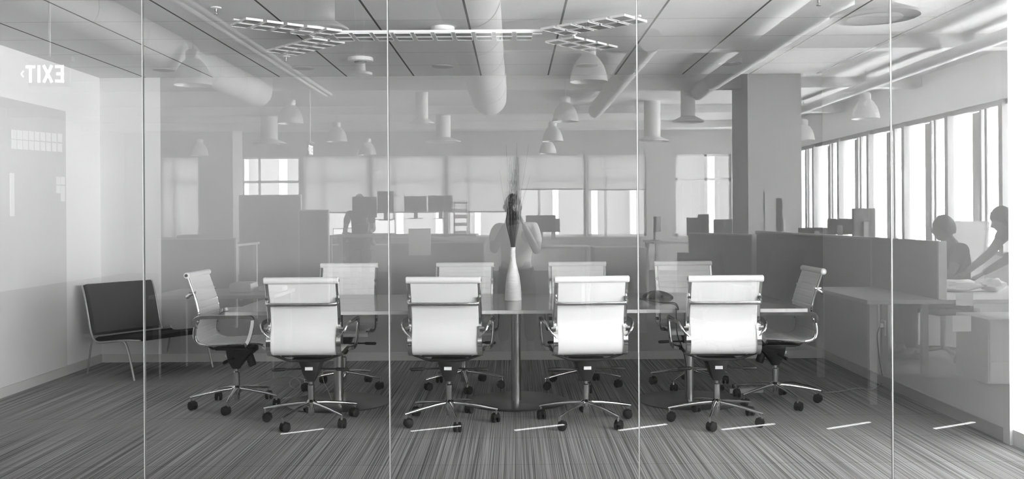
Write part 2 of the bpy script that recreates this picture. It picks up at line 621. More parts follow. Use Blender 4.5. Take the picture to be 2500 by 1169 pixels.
op = [(393, 497), (590, 733), (741, 902), (908, 1087), (1094, 1262), (1268, 1430), (1437, 1578), (1650, 1786), (1796, 1890)]
wf2 = MB().box((OX0, OY - .25, 0), (OX1, OY, SILL)).box((OX0, OY - .25, HEAD), (OX1, OY, OZ))
prev = OX0
for a, b in op:
    wf2.box((prev, OY - .25, SILL), (rx(a), OY, HEAD))
    prev = rx(b)
wf2.box((prev, OY - .25, SILL), (OX1, OY, HEAD))
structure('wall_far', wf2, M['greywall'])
blinds = {0: (388, 575), 2: (380, 515), 3: (380, 515), 4: (380, 515), 5: (380, 461), 6: (380, 463)}
for i, (a, b) in enumerate(op):
    xa, xb = rx(a), rx(b)
    f = MB()
    for (p0, p1) in [((xa, OY - .12, SILL), (xb, OY - .06, SILL + .05)), ((xa, OY - .12, HEAD - .05), (xb, OY - .06, HEAD)), ((xa, OY - .12, SILL), (xa + .05, OY - .06, HEAD)), ((xb - .05, OY - .12, SILL), (xb, OY - .06, HEAD))]:
        f.box(p0, p1)
    xm = xa + (xb - xa) * (.30 if i != 7 else .55)
    f.box((xm - .03, OY - .12, SILL), (xm + .03, OY - .06, HEAD))
    zt = 1.35 + 86 / 100.0
    f.box((xa, OY - .12, zt - .03), (xb, OY - .06, zt + .03))
    wo = structure('window_%d' % (22 + i), f, M['frame'])
    MB().box((xa, OY - .095, SILL), (xb, OY - .09, HEAD)).build('pane', M['pane'], wo, False)
    if i in blinds:
        zb = 1.35 + (526 - blinds[i][1]) / 100.0
        MB().box((xa - .03, OY - .03, zb), (xb + .03, OY - .027, HEAD)).build('roller_blind', M['blind'], wo, False)
        MB().box((xa - .03, OY - .04, zb - .03), (xb + .03, OY - .018, zb)).build('blind_bar', M['greyframe'], wo, False)
# the building opposite; its white fins are added to imitate sunlit mullions
nb = empty('neighbour_building', (0, -26, 0), 0, 'grey building with white upright fins standing opposite the far office windows', 'building')
MB().box((-16, -1.0, -4), (12, 0, 9)).build('facade', M['facade'], nb, False)
for i in range(22):
    MB().box((-15 + i * 1.25, 0, -4), (-14.82 + i * 1.25, .35, 9)).build('fin', M['fin'], nb, False)

# columns in the office
colm = MB().box((3.46, 4.5 - 14.9, 0), (4.25, 4.5 - 13.9, OZ))
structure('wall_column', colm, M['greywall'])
structure('wall_column_far', MB().box((-7.3, 4.5 - 22.6, 0), (-6.5, 4.5 - 21.8, OZ)), M['accent'])
for i, d in enumerate((7.5, 11.0, 14.4, 17.8, 20.8)):
    structure('beam_%d' % (i + 1), MB().box((OX0, 4.5 - d - .12, OZ - .16), (OX1, 4.5 - d + .12, OZ)), M['offceil'])

# fire extinguisher cabinet on the column
e = empty('extinguisher_cabinet', (3.87, 4.5 - 13.9, 1.05), 0, 'flat wall cabinet with a dark glass slot on the white column', 'cabinet')
MB().box((-.17, 0, -.35), (.17, .014, .62), bev=.004).build('cabinet_body', M['greywall'], e, False)
MB().box((0.0, .014, -.15), (.085, .018, .53)).build('cabinet_window', M['dark'], e, False)
MB().box((.10, .014, .05), (.13, .024, .22)).build('latch', M['chrome'], e, False)

# ------------------------------------------------------------------ office chairs of the meeting room
SP = curve_pts([(0.262, 0.452), (0.225, 0.478), (0.10, 0.476), (-0.05, 0.466), (-0.145, 0.462), (-0.215, 0.485), (-0.222, 0.575), (-0.186, 0.655), (-0.205, 0.76), (-0.240, 0.86), (-0.270, 0.945)], 3)
SP = [(p.x, p.y) for p in [Vector((a.x, a.y, 0)) for a in SP]]


def resample(P, step):
    out = [Vector((P[0][0], P[0][1]))]
    acc = 0
    for a, b in zip(P[:-1], P[1:]):
        a, b = Vector(a), Vector(b)
        L = (b - a).length
        t = step - acc
        while t <= L:
            out.append(a.lerp(b, t / L))
            t += step
        acc = (acc + L) % step if L + acc >= step else acc + L
    out.append(Vector(P[-1]))
    return out


def sling_mesh(w, step=0.0058, rib=0.046, depth=0.0035):
    P = resample(SP, step)
    n_ = len(P)
    V, Fc = [], []
    xsn = [-w, -w * .98, -w * .5, 0, w * .5, w * .98, w]
    for i, p in enumerate(P):
        t = (P[min(i + 1, n_ - 1)] - P[max(i - 1, 0)]).normalized()
        nrm = Vector((t.y, -t.x))          # towards the sitter
        if nrm.y < 0 and i < n_ * .4:
            nrm = -nrm
        if i >= n_ * .4 and nrm.x < 0:
            nrm = -nrm
        dist = i * step
        ph = (dist % rib) / rib
        d = -depth * math.exp(-((ph - .5) / .07) ** 2)
        for x in xsn:
            e_ = 0.3 if abs(x) == w else 1.0
            q = p + nrm * ((0.008 + d) * e_)
            V.append((x, q.x, q.y))
        for x in xsn:
            e_ = 0.3 if abs(x) == w else 1.0
            q = p - nrm * (0.006 * e_)
            V.append((x, q.x, q.y))
    k_ = len(xsn)
    for i in range(n_ - 1):
        a, b = i * 2 * k_, (i + 1) * 2 * k_
        for m in range(k_ - 1):
            Fc.append((a + m, a + m + 1, b + m + 1, b + m))
            Fc.append((a + k_ + m + 1, a + k_ + m, b + k_ + m, b + k_ + m + 1))
        Fc.append((a, b, b + k_, a + k_))
        Fc.append((a + k_ - 1, a + 2 * k_ - 1, b + 2 * k_ - 1, b + k_ - 1))
    Fc.append(tuple(range(0, k_)) + tuple(range(2 * k_ - 1, k_ - 1, -1)))
    e_ = (n_ - 1) * 2 * k_
    Fc.append(tuple(range(e_, e_ + k_))[::-1] + tuple(range(e_ + k_, e_ + 2 * k_)))
    mb = MB().add(V, Fc)
    return mb.mesh('sling', M['leather'])


CM = {}
CM['sling'] = sling_mesh(0.213)
PR = resample(SP, 0.012)
for sgn, nm in ((-1, 'L'), (1, 'R')):
    # flat bar rails, broader through the lower bend
    sca = []
    for p in PR:
        sca.append(1.0)
    mb = MB().sweep([(sgn * 0.222, p.x, p.y) for p in PR], [(-.0055, -.0125), (.0055, -.0125), (.0055, .0125), (-.0055, .0125)] if False else [(-.007, -.006), (-.0125, 0), (-.007, .006), (.007, .006), (.0125, 0), (.007, -.006)], up=Vector((0, 0, 1)))
    CM['rail' + nm] = mb.mesh('side_rail', M['chrome'])
    br_ = [p for p in PR if p.x < -.13 and p.y < .66]
    mb = MB().sweep([(sgn * 0.222, p.x - .004, p.y) for p in br_], [(-.014, -.009), (-.017, 0), (-.014, .009), (.014, .009), (.017, 0), (.014, -.009)], up=Vector((0, 0, 1)))
    CM['brk' + nm] = mb.mesh('rail_bracket', M['chrome'])
    arm = curve_pts([(sgn * .222, -.215, .585), (sgn * .258, -.218, .62), (sgn * .275, -.195, .664), (sgn * .280, -.08, .668), (sgn * .280, .14, .668), (sgn * .280, .198, .662), (sgn * .278, .192, .60), (sgn * .272, .165, .50), (sgn * .26, .135, .468), (sgn * .225, .125, .466)], 3)
    mb = MB().sweep(arm, [(-.013, -.005), (-.015, 0), (-.013, .005), (.013, .005), (.015, 0), (.013, -.005)], up=Vector((0, 0, 1)))
    mb.box((min(sgn * .222, sgn * .262), -.225, .622), (max(sgn * .222, sgn * .262), -.19, .630))
    mb.cyl((sgn * .22, -.213, .64), (sgn * .25, -.213, .64), .009, 10)
    CM['arm' + nm] = mb.mesh('armrest', M['chrome'])
tp, fp = SP[-1], SP[0]
ry = Matrix.Rotation(PI / 2, 4, 'Y')
CM['top'] = MB().lathe([(.0, -.236), (.018, -.236), (.0215, -.232), (.0215, .232), (.018, .236), (0, .236)], 16, Matrix.Translation((0, tp[0] - .004, tp[1] + .004)) @ ry).mesh('top_roller', M['leather'])
for sg_, nm in ((-1, 'L'), (1, 'R')):
    CM['cap' + nm] = MB().lathe([(.0, .235), (.011, .235), (.011, .239), (0, .239)], 12, Matrix.Translation((0, tp[0] - .004, tp[1] + .004)) @ Matrix.Rotation(sg_ * PI / 2, 4, 'Y')).mesh('roller_cap', M['chrome'])
CM['front'] = MB().lathe([(.0, -.232), (.018, -.232), (.018, .232), (0, .232)], 16, Matrix.Translation((0, fp[0], fp[1])) @ ry).mesh('front_roller', M['leather'])
bs = curve_pts([(-.222, -.232, .825), (-.225, -.272, .800), (-.19, -.290, .797), (0, -.294, .797), (.19, -.290, .797), (.225, -.272, .800), (.222, -.232, .825)], 2)
CM['bar'] = MB().sweep(bs, [(.008 * math.cos(a * PI / 6), .0135 * math.sin(a * PI / 6)) for a in range(12)]).cyl((-.222, -.215, .832), (-.222, -.258, .832), .010, 10).cyl((.222, -.215, .832), (.222, -.258, .832), .010, 10).mesh('back_stretcher', M['chrome'])
sf = MB()
for yb in (-.13, .12):
    sf.tube(curve_pts([(-.222, yb, .462), (-.17, yb, .445), (-.12, yb, .425), (0, yb, .422), (.12, yb, .425), (.17, yb, .445), (.222, yb, .462)], 2), .009, 8)
    sf.tube([(-.16, yb, .452), (.16, yb, .452)], .007, 8)
sf.box((-.11, -.12, .412), (.11, .12, .428), bev=.004)
CM['under'] = sf.mesh('seat_bracket', M['black'])
# tapered mechanism body
mc = MB()
lv = [(.425, .078, .11, 0.04), (.40, .080, .11, .04), (.365, .066, .085, .02), (.32, .052, .058, .005), (.288, .036, .038, .0), (.27, .026, .026, 0)]
V, Fc = [], []
for (z, a, b, c) in lv:
    for i in range(16):
        t = 2 * PI * i / 16
        cx_, sy_ = math.cos(t), math.sin(t)
        q = (abs(cx_) ** 4 + abs(sy_) ** 4) ** -.25
        V.append((a * cx_ * q, b * sy_ * q + c, z))
for i in range(len(lv) - 1):
    for m in range(16):
        Fc.append((i * 16 + m, i * 16 + (m + 1) % 16, (i + 1) * 16 + (m + 1) % 16, (i + 1) * 16 + m))
Fc.append(tuple(range(16)))
Fc.append(tuple((len(lv) - 1) * 16 + m for m in range(16))[::-1])
mc.add(V, Fc)
mc.lathe([(0, -.05), (.024, -.05), (.028, -.04), (.03, .07), (.0, .07)], 14, Matrix.Translation((.0, .10, .335)) @ Matrix.Rotation(R(20), 4, 'X'))
CM['mech'] = mc.mesh('mechanism', M['black'])
CM['stick'] = MB().box((-.024, -.074, .352), (.024, -.062, .372), bev=0).mesh('label_sticker', M['paper'])
for sgn, nm in ((-1, 'L'), (1, 'R')):
    CM['lev' + nm] = MB().tube([(sgn * .05, 0, .352), (sgn * .16, -.01, .350), (sgn * .175, -.012, .349), (sgn * .245, -.015, .347), (sgn * .255, -.015, .347)], .006, 10, scales=[1, 1, 2.0, 2.0, 1.2]).mesh('lever', M['black'])
CM['col'] = MB().lathe([(0, .045), (.019, .045), (.021, .05), (.021, .10), (.036, .105), (.037, .135), (.026, .146), (.0225, .15), (.0225, .245), (.018, .248), (.012, .25), (.012, .275), (0, .275)], 20).mesh('gas_column', M['chrome'])
lg = MB().sweep([(.025, 0, .128), (.10, 0, .122), (.20, 0, .108), (.30, 0, .090), (.318, 0, .086)], [(.0125 * math.cos(a * PI / 5), .0125 * math.sin(a * PI / 5)) for a in range(10)], scales=[1.15, 1.05, .9, .72, .6])
CM['leg'] = lg.mesh('leg', M['chrome'])
CM['stem'] = MB().cyl((.308, 0, .092), (.308, 0, .052), .008, 10).mesh('caster_stem', M['chrome'])
cs = MB()
for sy in (-1, 1):
    cs.lathe([(0, -.009), (.022, -.010), (.0285, -.006), (.0285, .006), (.022, .010), (.010, .011), (0, .011)], 20, Matrix.Translation((0, sy * .0155, .0285)) @ Matrix.Rotation(PI / 2, 4, 'X'))
cs.tube([(-.028, 0, .034), (-.022, 0, .052), (0, 0, .061), (.022, 0, .052), (.028, 0, .036)], .0215, 10, flat=.16)
CM['caster'] = cs.mesh('caster', M['rubber'])


def conf_chair(loc, rz, phase, label, group):
    e = empty('conference_chair', loc, rz, label, 'chair', group)
    put('sling', CM['sling'], e)
    for s_ in 'LR':
        r_ = put('side_rail', CM['rail' + s_], e)
        put('rail_bracket', CM['brk' + s_], r_)
        put('armrest', CM['arm' + s_], e)
        put('lever', CM['lev' + s_], e)
    t = put('top_roller', CM['top'], e)
    put('roller_cap', CM['capL'], t)
    put('roller_cap', CM['capR'], t)
    put('front_roller', CM['front'], e)
    put('back_stretcher', CM['bar'], e)
    put('seat_bracket', CM['under'], e)
    m_ = put('mechanism', CM['mech'], e)
    put('label_sticker', CM['stick'], m_)
    put('gas_column', CM['col'], e)
    for i in range(5):
        a = R(phase + 72 * i) - rz
        l_ = put('leg', CM['leg'], e, rz=a)
        put('caster_stem', CM['stem'], l_)
        sw = random.uniform(-1.3, 1.3)
        put('caster', CM['caster'], l_, mtx=Matrix.Translation((.308, 0, 0)) @ Matrix.Rotation(sw, 4, 'Z') @ Matrix.Translation((-.012, 0, 0)))
    return e


near_g, far_g = 'near row of chairs seen from behind', 'far row of chairs across the table'
conf_chair(at_z(760, 1030, 0), 0.0, 248, 'white office chair seen from behind, first in the near row, at the bench end', near_g)
conf_chair(at_z(1097, 1030, 0), R(-3), 283, 'white office chair seen from behind, second in the near row, before the vase', near_g)
conf_chair(at_z(1431, 1029, 0), R(4), 234, 'white office chair seen from behind, between the vase and the conference phone', near_g)
conf_chair(at_z(1750, 1028, 0), 0.0, 250, 'white office chair seen from behind, last in the near row, past the phone', near_g)
conf_chair(at_z(578, 991, 0), R(-90), 275, 'white ribbed office chair side-on at the table end beside the grey bench', 'chairs at the two table ends')
conf_chair(at_z(1893, 982, 0), R(90), 283, 'white ribbed office chair side-on at the table end nearest the wall socket', 'chairs at the two table ends')
for (X, ph, rz, lab) in [(-1.347, 275, 0, 'white office chair across the table, facing us, end of the far row by the bench'),
                     (-.402, 278, 0, 'white office chair across the table, facing us, just on the bench side of the vase'),
                     (.515, 278, 0, 'white office chair across the table, facing us, between the vase and the phone'),
                     (1.388, 234, 2, 'white office chair across the table, facing us, directly behind the conference phone')]:
    conf_chair(Vector((X, 2.92, 0)), PI + R(rz), ph, lab, far_g)

# ------------------------------------------------------------------ the table
TZ = 0.728
ta, tb = -1.90, 1.925
tn, tf = 1.69, 2.99
tab = empty('conference_table', ((ta + tb) / 2, (tn + tf) / 2, 0), 0, 'long grey glossy conference table on three round steel pedestals', 'table')
cxm, cym = (ta + tb) / 2, (tn + tf) / 2
MB().box((ta - cxm, tn - cym, TZ - .024), (tb - cxm, tf - cym, TZ), bev=.0015).build('table_top', M['top'], tab, False)
eb = MB()
for lo, hi in [((ta - cxm - .001, tn - cym - .0015, TZ - .0235), (tb - cxm + .001, tn - cym, TZ - .001)), ((ta - cxm - .001, tf - cym, TZ - .0235), (tb - cxm + .001, tf - cym + .0015, TZ - .001)),
               ((ta - cxm - .0015, tn - cym, TZ - .0235), (ta - cxm, tf - cym, TZ - .001)), ((tb - cxm, tn - cym, TZ - .0235), (tb - cxm + .0015, tf - cym, TZ - .001))]:
    eb.box(lo, hi)
eb.build('edge_band', M['topedge'], tab, False)
for px in (828, 1260, 1686):
    q = at_z(px, 981, 0)
    xx = q.x - cxm
    yy_ = 2.34 - cym
    MB().lathe([(0, 0), (.366, 0), (.370, .003), (.370, .006), (.364, .009), (.04, .011), (0, .011)], 56, Matrix.Translation((xx, yy_, 0))).build('base_disc', M['disc'], tab)
    MB().lathe([(0, .011), (.034, .011), (.034, TZ - .036), (0, TZ - .036)], 32, Matrix.Translation((xx, yy_, 0))).build('pedestal', M['steel'], tab)
    MB().lathe([(0, TZ - .036), (.16, TZ - .036), (.16, TZ - .0245), (0, TZ - .0245)], 32, Matrix.Translation((xx, yy_, 0))).build('mounting_plate', M['black'], tab)

# ------------------------------------------------------------------ vase and twigs
vp = at_z(1252.5, 733, TZ)
prof = [(.0, 0.0), (.058, 0.0), (.0615, .004)]
key = [(.0, .0615), (.06, .0595), (.12, .055), (.18, .047), (.23, .035), (.27, .0245), (.31, .0195), (.35, .0185), (.388, .0195)]
nz = 150
for i in range(1, nz + 1):
    z = .388 * i / nz
    for (z0, r0), (z1, r1) in zip(key[:-1], key[1:]):
        if z0 <= z <= z1 + 1e-9:
            u = (z - z0) / (z1 - z0)
            r = r0 + (r1 - r0) * u
            break
    prof.append((r + .0007 * math.sin(z * 2 * PI / .0085), z))
prof += [(.0165, .390), (.0150, .388), (.0145, .30), (0, .29)]
va = tag(MB().lathe(prof, 48).build('vase', M['vase'], None, loc=vp), 'tall white ribbed bottle vase standing on the table, holding dry twigs', 'vase')
tw = empty('twig_bundle', vp + Vector((0, 0, .30)), 0, 'bunch of thin dark dry twigs fanning up out of the white vase', 'twigs')
rnd = random.Random(3)


def twig(pts, r):
    p = curve_pts(pts, 2)
    n_ = len(p)
    return (p, r, [1 - .72 * i / (n_ - 1) for i in range(n_)])


spray = MB()
for i in range(84):
    a = rnd.uniform(0, 2 * PI)
    sp = rnd.uniform(.2, 1.0)
    bx_, by_ = math.cos(a), math.sin(a)
    h = rnd.choice([.30, .36, .42, .5, .58, .66, .75])
    w1 = .052 * sp
    top = w1 * rnd.uniform(.3, 1.2)
    pts = [(bx_ * .004, by_ * .004, 0), (bx_ * .011 * sp, by_ * .011 * sp, .10), (bx_ * w1 * .62, by_ * w1 * .62, .19), (bx_ * w1, by_ * w1, .27), (bx_ * (w1 * .8), by_ * w1 * .8, .33 + .02 * sp)]
    if h > .36:
        pts += [(bx_ * top + rnd.uniform(-.01, .01), by_ * top, .42)]
    if h > .45:
        pts += [(bx_ * top + rnd.uniform(-.02, .02), by_ * top, h)]
    spray.tube(*(lambda q: (q[0], q[1], 5, False, q[2]))(twig(pts, .0021)))
for (dx, zz, mx_) in [(-.095, .66, -.06), (-.045, .84, -.03), (-.02, .74, -.02), (.035, .86, .02), (.05, .70, .03), (.13, .62, .07), (.12, .84, .05), (-.075, .52, -.06), (.09, .50, .05)]:
    y_ = rnd.uniform(-.05, .05)
    pts = [(mx_ * .05, 0, 0), (mx_ * .2, 0, .1), (mx_ * .7, y_ * .5, .26), (mx_, y_ * .7, .42), (mx_ + (dx - mx_) * .55, y_, (.42 + zz) / 2), (dx, y_, zz)]
    spray.tube(*(lambda q: (q[0], q[1], 5, False, q[2]))(twig(pts, .0017)))
spray.build('twig_stems', M['twig'], tw)

# ------------------------------------------------------------------ conference phone and its cable
pp = at_z(1602, 727, TZ)
ph = empty('conference_phone', pp, R(8), 'black domed conference phone with a glossy sloping tip, on the table', 'phone')
pm = MB()
V, Fc = [], []
na = 48
rings = [(0.0, 1.0), (.006, 1.02), (.014, .97), (.026, .84), (.038, .66), (.048, .44), (.054, .22), (.056, .0)]
for z, q in rings:
    for i in range(na):
        a = 2 * PI * i / na
        r = (.088 + .042 * max(0, math.cos(1.5 * a)) ** 2 * (1 if True else 0)) if False else .100 + .028 * math.cos(3 * a)
        V.append((r * math.cos(a) * q, r * math.sin(a) * q, z))
for i in range(len(rings) - 1):
    for m in range(na):
        Fc.append((i * na + m, i * na + (m + 1) % na, (i + 1) * na + (m + 1) % na, (i + 1) * na + m))
Fc.append(tuple(range(na))[::-1])
pm.add(V, Fc)
pm.build('phone_body', M['black'], ph)
MB().box((-.028, -.055, .040), (.028, -.012, .047), Matrix.Rotation(R(25), 4, 'X') @ Matrix.Translation((0, -.004, .008))).build('keypad', M['dark'], ph, False)
MB().lathe([(0, 0), (.018, 0), (.016, .004), (0, .005)], 16, Matrix.Translation((0, 0, .0555))).build('logo_cap', M['steel'], ph)
cab = [at_z(1556, 727, TZ + .004), at_z(1590, 733, TZ + .004), at_z(1622, 739, TZ + .004), at_z(1640, 738, TZ + .004), at_z(1650, 740, TZ + .006), at_z(1655, 748, TZ + .008), at_z(1657, 757.5, TZ + .004)]
x_e = cab[-1].x
cab += [Vector((x_e, tn + .004, TZ + .006)), Vector((x_e, tn - .012, TZ + .006)), Vector((x_e, tn - .016, TZ - .01)), Vector((x_e, tn - .014, TZ - .06)), Vector((x_e + .005, tn - .01, .55)), Vector((x_e + .05, tn + .02, .47)), Vector((x_e + .10, tn + .15, .30)), Vector((x_e + .12, tn + .3, .006)), Vector((x_e + .3, tn + .45, .006))]
tag(MB().tube(curve_pts(cab, 2), .0032, 8).build('phone_cable', M['cabledark'], None), 'thin black cable running from the conference phone over the table edge', 'cable')

# ------------------------------------------------------------------ low bench
A_ = Vector((-3.74, 8.19 - GD, 0))
fdir = Vector((.84, -.545, 0)).normalized()
wdir = Vector((.66, .75, 0)).normalized()
bn = empty('lounge_bench', (0, 0, 0), 0, 'low charcoal lounge bench with thin pale tubular frame in the room corner', 'bench')
bn.matrix_world = Matrix.Translation(A_) @ Matrix.Rotation(math.atan2(fdir.y, fdir.x), 4, 'Z')
# local x forward, local y across (0..W)
W_ = .80
WB = .70
bprof = curve_pts([(-.03, .765), (.0, .70), (.055, .52), (.095, .36), (.15, .285), (.25, .285), (.55, .325), (.78, .335)], 3)
for yy_ in (0.0, W_):
    MB().tube([(p.x, yy_, p.y) for p in bprof if yy_ == 0 or p.x > .10], .0095, 10).build('side_frame', M['tube'], bn)
    MB().tube(curve_pts([(.50, yy_, .318), (.565, yy_, .318), (.61, yy_, .27), (.70, yy_, .0)], 2), .0095, 10).build('leg', M['tube'], bn)
    MB().tube([(.11, yy_, .30), (.04, yy_, .0)], .008, 10).build('leg', M['greyframe'], bn)


def slab(profile, y0, y1, th, mname):
    P = [Vector((p.x, p.y)) for p in profile]
    V, Fc = [], []
    n_ = len(P)
    cols = [(y0, .25), (y0 + .015, 1), (y0 + .05, 1.0), ((y0 + y1) / 2, 1.15), (y1 - .05, 1.0), (y1 - .015, 1), (y1, .25)]
    kk = len(cols)
    for i, p in enumerate(P):
        t = (P[min(i + 1, n_ - 1)] - P[max(i - 1, 0)]).normalized()
        nr = Vector((-t.y, t.x))
        if nr.x < 0 and abs(nr.x) > abs(nr.y):
            nr = -nr
        if nr.y < 0 and abs(nr.y) >= abs(nr.x):
            nr = -nr
        e_ = .3 if i in (0, n_ - 1) else 1.0
        for y_, q in cols:
            c_ = p + nr * th * q * e_
            V.append((c_.x, y_, c_.y))
        for y_, q in cols:
            V.append((p.x - nr.x * .004, y_, p.y - nr.y * .004))
    for i in range(n_ - 1):
        a, b = i * 2 * kk, (i + 1) * 2 * kk
        for m in range(kk - 1):
            Fc.append((a + m, a + m + 1, b + m + 1, b + m))
            Fc.append((a + kk + m + 1, a + kk + m, b + kk + m, b + kk + m + 1))
        Fc.append((a, b, b + kk, a + kk))
        Fc.append((a + kk - 1, a + 2 * kk - 1, b + 2 * kk - 1, b + kk - 1))
    Fc.append(tuple(range(0, kk)) + tuple(range(2 * kk - 1, kk - 1, -1)))
    e_ = (n_ - 1) * 2 * kk
    Fc.append(tuple(range(e_, e_ + kk))[::-1] + tuple(range(e_ + kk, e_ + 2 * kk)))
    return MB().add(V, Fc)


back = [p for p in bprof if p.y > .33 and p.x < .12]
seat = [p for p in bprof if p.x >= .13]
MB().tube([(p.x, WB, p.y) for p in bprof if p.x < .12], .0095, 10).build('back_upright', M['tube'], bn)
slab(back, .012, WB - .012, .026, 0).build('backrest', M['fabric'], bn)
slab(seat, .012, W_ - .012, .030, 0).build('seat', M['darkfab'], bn)
MB().tube([(.55, 0, .318), (.55, W_, .318)], .008, 8).tube([(.10, 0, .34), (.10, W_, .34)], .008, 8).build('cross_bar', M['tube'], bn)

# ------------------------------------------------------------------ ceiling fixtures of the meeting room
FZ = 2.575
fx = empty('panel_light_fixture', (-.37, 1.91, ZC), 0, 'long white pendant light of small square panels, forking into arms at both ends', 'light fixture')
fo = Vector((-.37, 1.91, ZC))
fr_me = MB()
for lo, hi in [((-.055, -.060, -.007), (.055, -.0555, .007)), ((-.055, .0555, -.007), (.055, .060, .007)), ((-.055, -.0555, -.007), (-.0505, .0555, .007)), ((.0505, -.0555, -.007), (.055, .0555, .007))]:
    fr_me.box(lo, hi)
fr_me.box((-.0505, -.0555, .001), (.0505, .0555, .006))
FRM = fr_me.mesh('light_panel', M['white'], False)
FCE = MB().box((-.0505, -.0555, -.005), (.0505, .0555, .0005)).mesh('panel_face', M['oled'], False)


def fpanel(x, y, ang, z=FZ):
    o_ = put('light_panel', FRM, fx, mtx=Matrix.Translation(Vector((x, y, z)) - fo) @ Matrix.Rotation(ang, 4, 'Z'))
    put('panel_face', FCE, o_)


x = -1.15
while x < .18:
    for yy_ in (1.845, 1.985):
        fpanel(x, yy_, 0)
    x += .1365
spine = MB().box((-1.22, 1.905, FZ + .006), (.20, 1.925, FZ + .016), Matrix.Translation(-fo)).box((-1.22, 1.772, FZ - .002), (.20, 1.784, FZ + .014), Matrix.Translation(-fo))


def arm_(x0, y0, ang, n_, rev):
    dx, dy = math.cos(ang), math.sin(ang)
    nx_, ny_ = -dy, dx
    for i in range(n_):
        for sd in (-1, 1):
            c_ = (x0 + dx * (.05 + i * .1365) + nx_ * sd * .07, y0 + dy * (.05 + i * .1365) + ny_ * sd * .07)
            fpanel(c_[0], c_[1], ang)
    L = n_ * .1365
    c0 = Vector((x0, y0, FZ + .006)) - fo
    spine.box((0, -.01, 0), (L, .01, .010), Matrix.Translation(c0) @ Matrix.Rotation(ang, 4, 'Z'))



arm_(-1.21, 1.81, R(180 + 38), 5, 0)
arm_(-1.28, 2.05, R(180 - 47), 5, 0)
arm_(.27, 1.79, R(-40), 5, 0)
arm_(.33, 2.07, R(49), 4, 0)
spine.build('spine_bars', M['white'], fx, False)
for X_ in (-1.39, -.487, .424):
    c_ = Vector((X_, 2.05, 0)) - Vector((fo.x, fo.y, 0))
    cn = MB().lathe([(0, 0), (.082, 0), (.084, -.005), (.084, -.028), (.080, -.032), (0, -.032)], 36, Matrix.Translation(c_)).build('canopy', M['white'], fx)
    MB().lathe([(0, -.032), (.030, -.032), (.022, -.055), (.013, -.06), (.013, ZC and -(ZC - FZ) + .018), (0, -(ZC - FZ) + .018)], 20, Matrix.Translation(c_)).build('canopy_stem', M['white'], cn)

for (px, lab) in [(880, 'flat white round ceiling disc with hanging wires crossing it, behind the panel fixture')]:
    q = at_z(px, 141, ZC)
    e = empty('ceiling_disc', q, 0, lab, 'ceiling disc')
    MB().lathe([(0, 0), (.100, 0), (.104, -.006), (.104, -.028), (.098, -.032), (0, -.030)], 36).build('disc_body', M['white'], e)
    MB().lathe([(0, -.030), (.05, -.031), (.05, -.04), (0, -.04)], 24).build('disc_centre', M['oled'], e)
dl = [(400, 170, 'recessed ceiling downlight with a pale centre above the bench'), (740, 166, 'dark round recessed downlight in the ceiling by the bell lamp row'), (1081, 161.5, 'dark round recessed downlight in the ceiling near the middle joint'),
      (1432, 159, 'dark round recessed downlight in the ceiling showing through the large bell lamp'), (1782, 155, 'dark round recessed downlight in the ceiling above the far column')]
for i, (px, py, lab) in enumerate(dl):
    q = at_z(px, py, ZC)
    e = empty('recessed_downlight', q, 0, lab, 'downlight', 'recessed downlights in a row')
    MB().lathe([(.078, -.001), (.098, -.001), (.096, -.006), (.080, -.007)], 32).build('trim_ring', M['base'], e)
    MB().lathe([(0, -.0015), (.079, -.0015), (.079, -.003), (0, -.003)], 32).build('reflector', M['black'], e)
    if i == 0:
        MB().lathe([(0, -.003), (.045, -.003), (.045, -.005), (0, -.005)], 24).build('lamp_lens', M['white'], e)
for (px, py, lab) in [(527, 18, 'white ceiling sprinkler head near the pale conduits'), (698, 137, 'small sprinkler head just behind the forked light arm'), (1998, -4, 'ceiling sprinkler head cut by the top of the picture')]:
    q = at_z(px, py, ZC)
    e = empty('sprinkler_head', q, 0, lab, 'sprinkler', 'ceiling sprinklers')
    MB().lathe([(0, 0), (.034, 0), (.030, -.006), (.012, -.010), (0, -.010)], 24).build('escutcheon', M['white'], e)
    MB().lathe([(0, -.010), (.009, -.010), (.008, -.028), (.004, -.030), (.004, -.040), (.014, -.041), (.014, -.044), (0, -.045)], 16).build('sprinkler_nozzle', M['steel'], e)

# ------------------------------------------------------------------ socket, adapters and floor cables


def on_right(px, py):
    ux, uy = unroll(px, py)
    s = ux / (XR - .002)
    return Vector((XR - .002, F / s - GD, CAMH - uy / s))


q = on_right(2157, 800)
so = empty('wall_socket', q, 0, 'pale wall socket plate low on the side wall with a cord plugged in', 'socket')
MB().box((-.006, -.038, -.058), (.002, .038, .058), bev=.002).build('socket_plate', M['frame'], so, False)
MB().box((-.03, -.014, .002), (-.006, .014, .034), bev=.003).build('plug', M['white'], so, False)
cc = [q + Vector((-.03, 0, .01)), q + Vector((-.05, .01, -.05)), on_right(2153, 850) + Vector((-.03, 0, 0)), on_right(2162, 895) + Vector((-.04, 0, 0)), at_z(2158, 932, .02), at_z(2143, 943, .006), at_z(2125, 953, .006), at_z(2095, 945, .006), at_z(2060, 955, .006), at_z(2012, 958, .006)]
tag(MB().tube(curve_pts(cc, 3), .0042, 8).build('power_lead', M['cablelight'], None), 'pale power cord dropping from the wall socket and curling across the carpet', 'cord')
cc = [at_z(2006, 956, .006), at_z(1990, 945, .006), at_z(1960, 938, .006), at_z(1925, 930, .006), at_z(1870, 945, .006)]
tag(MB().tube(curve_pts(cc, 3), .004, 8).build('extension_cable', M['cabledark'], None), 'black extension cable on the carpet behind the end chair nearest the socket', 'cable')
c_ = at_z(1820, 958, 0)
e = empty('power_strip', c_, R(4), 'pale power strip lying on the carpet under the table beside the last pedestal', 'power strip')
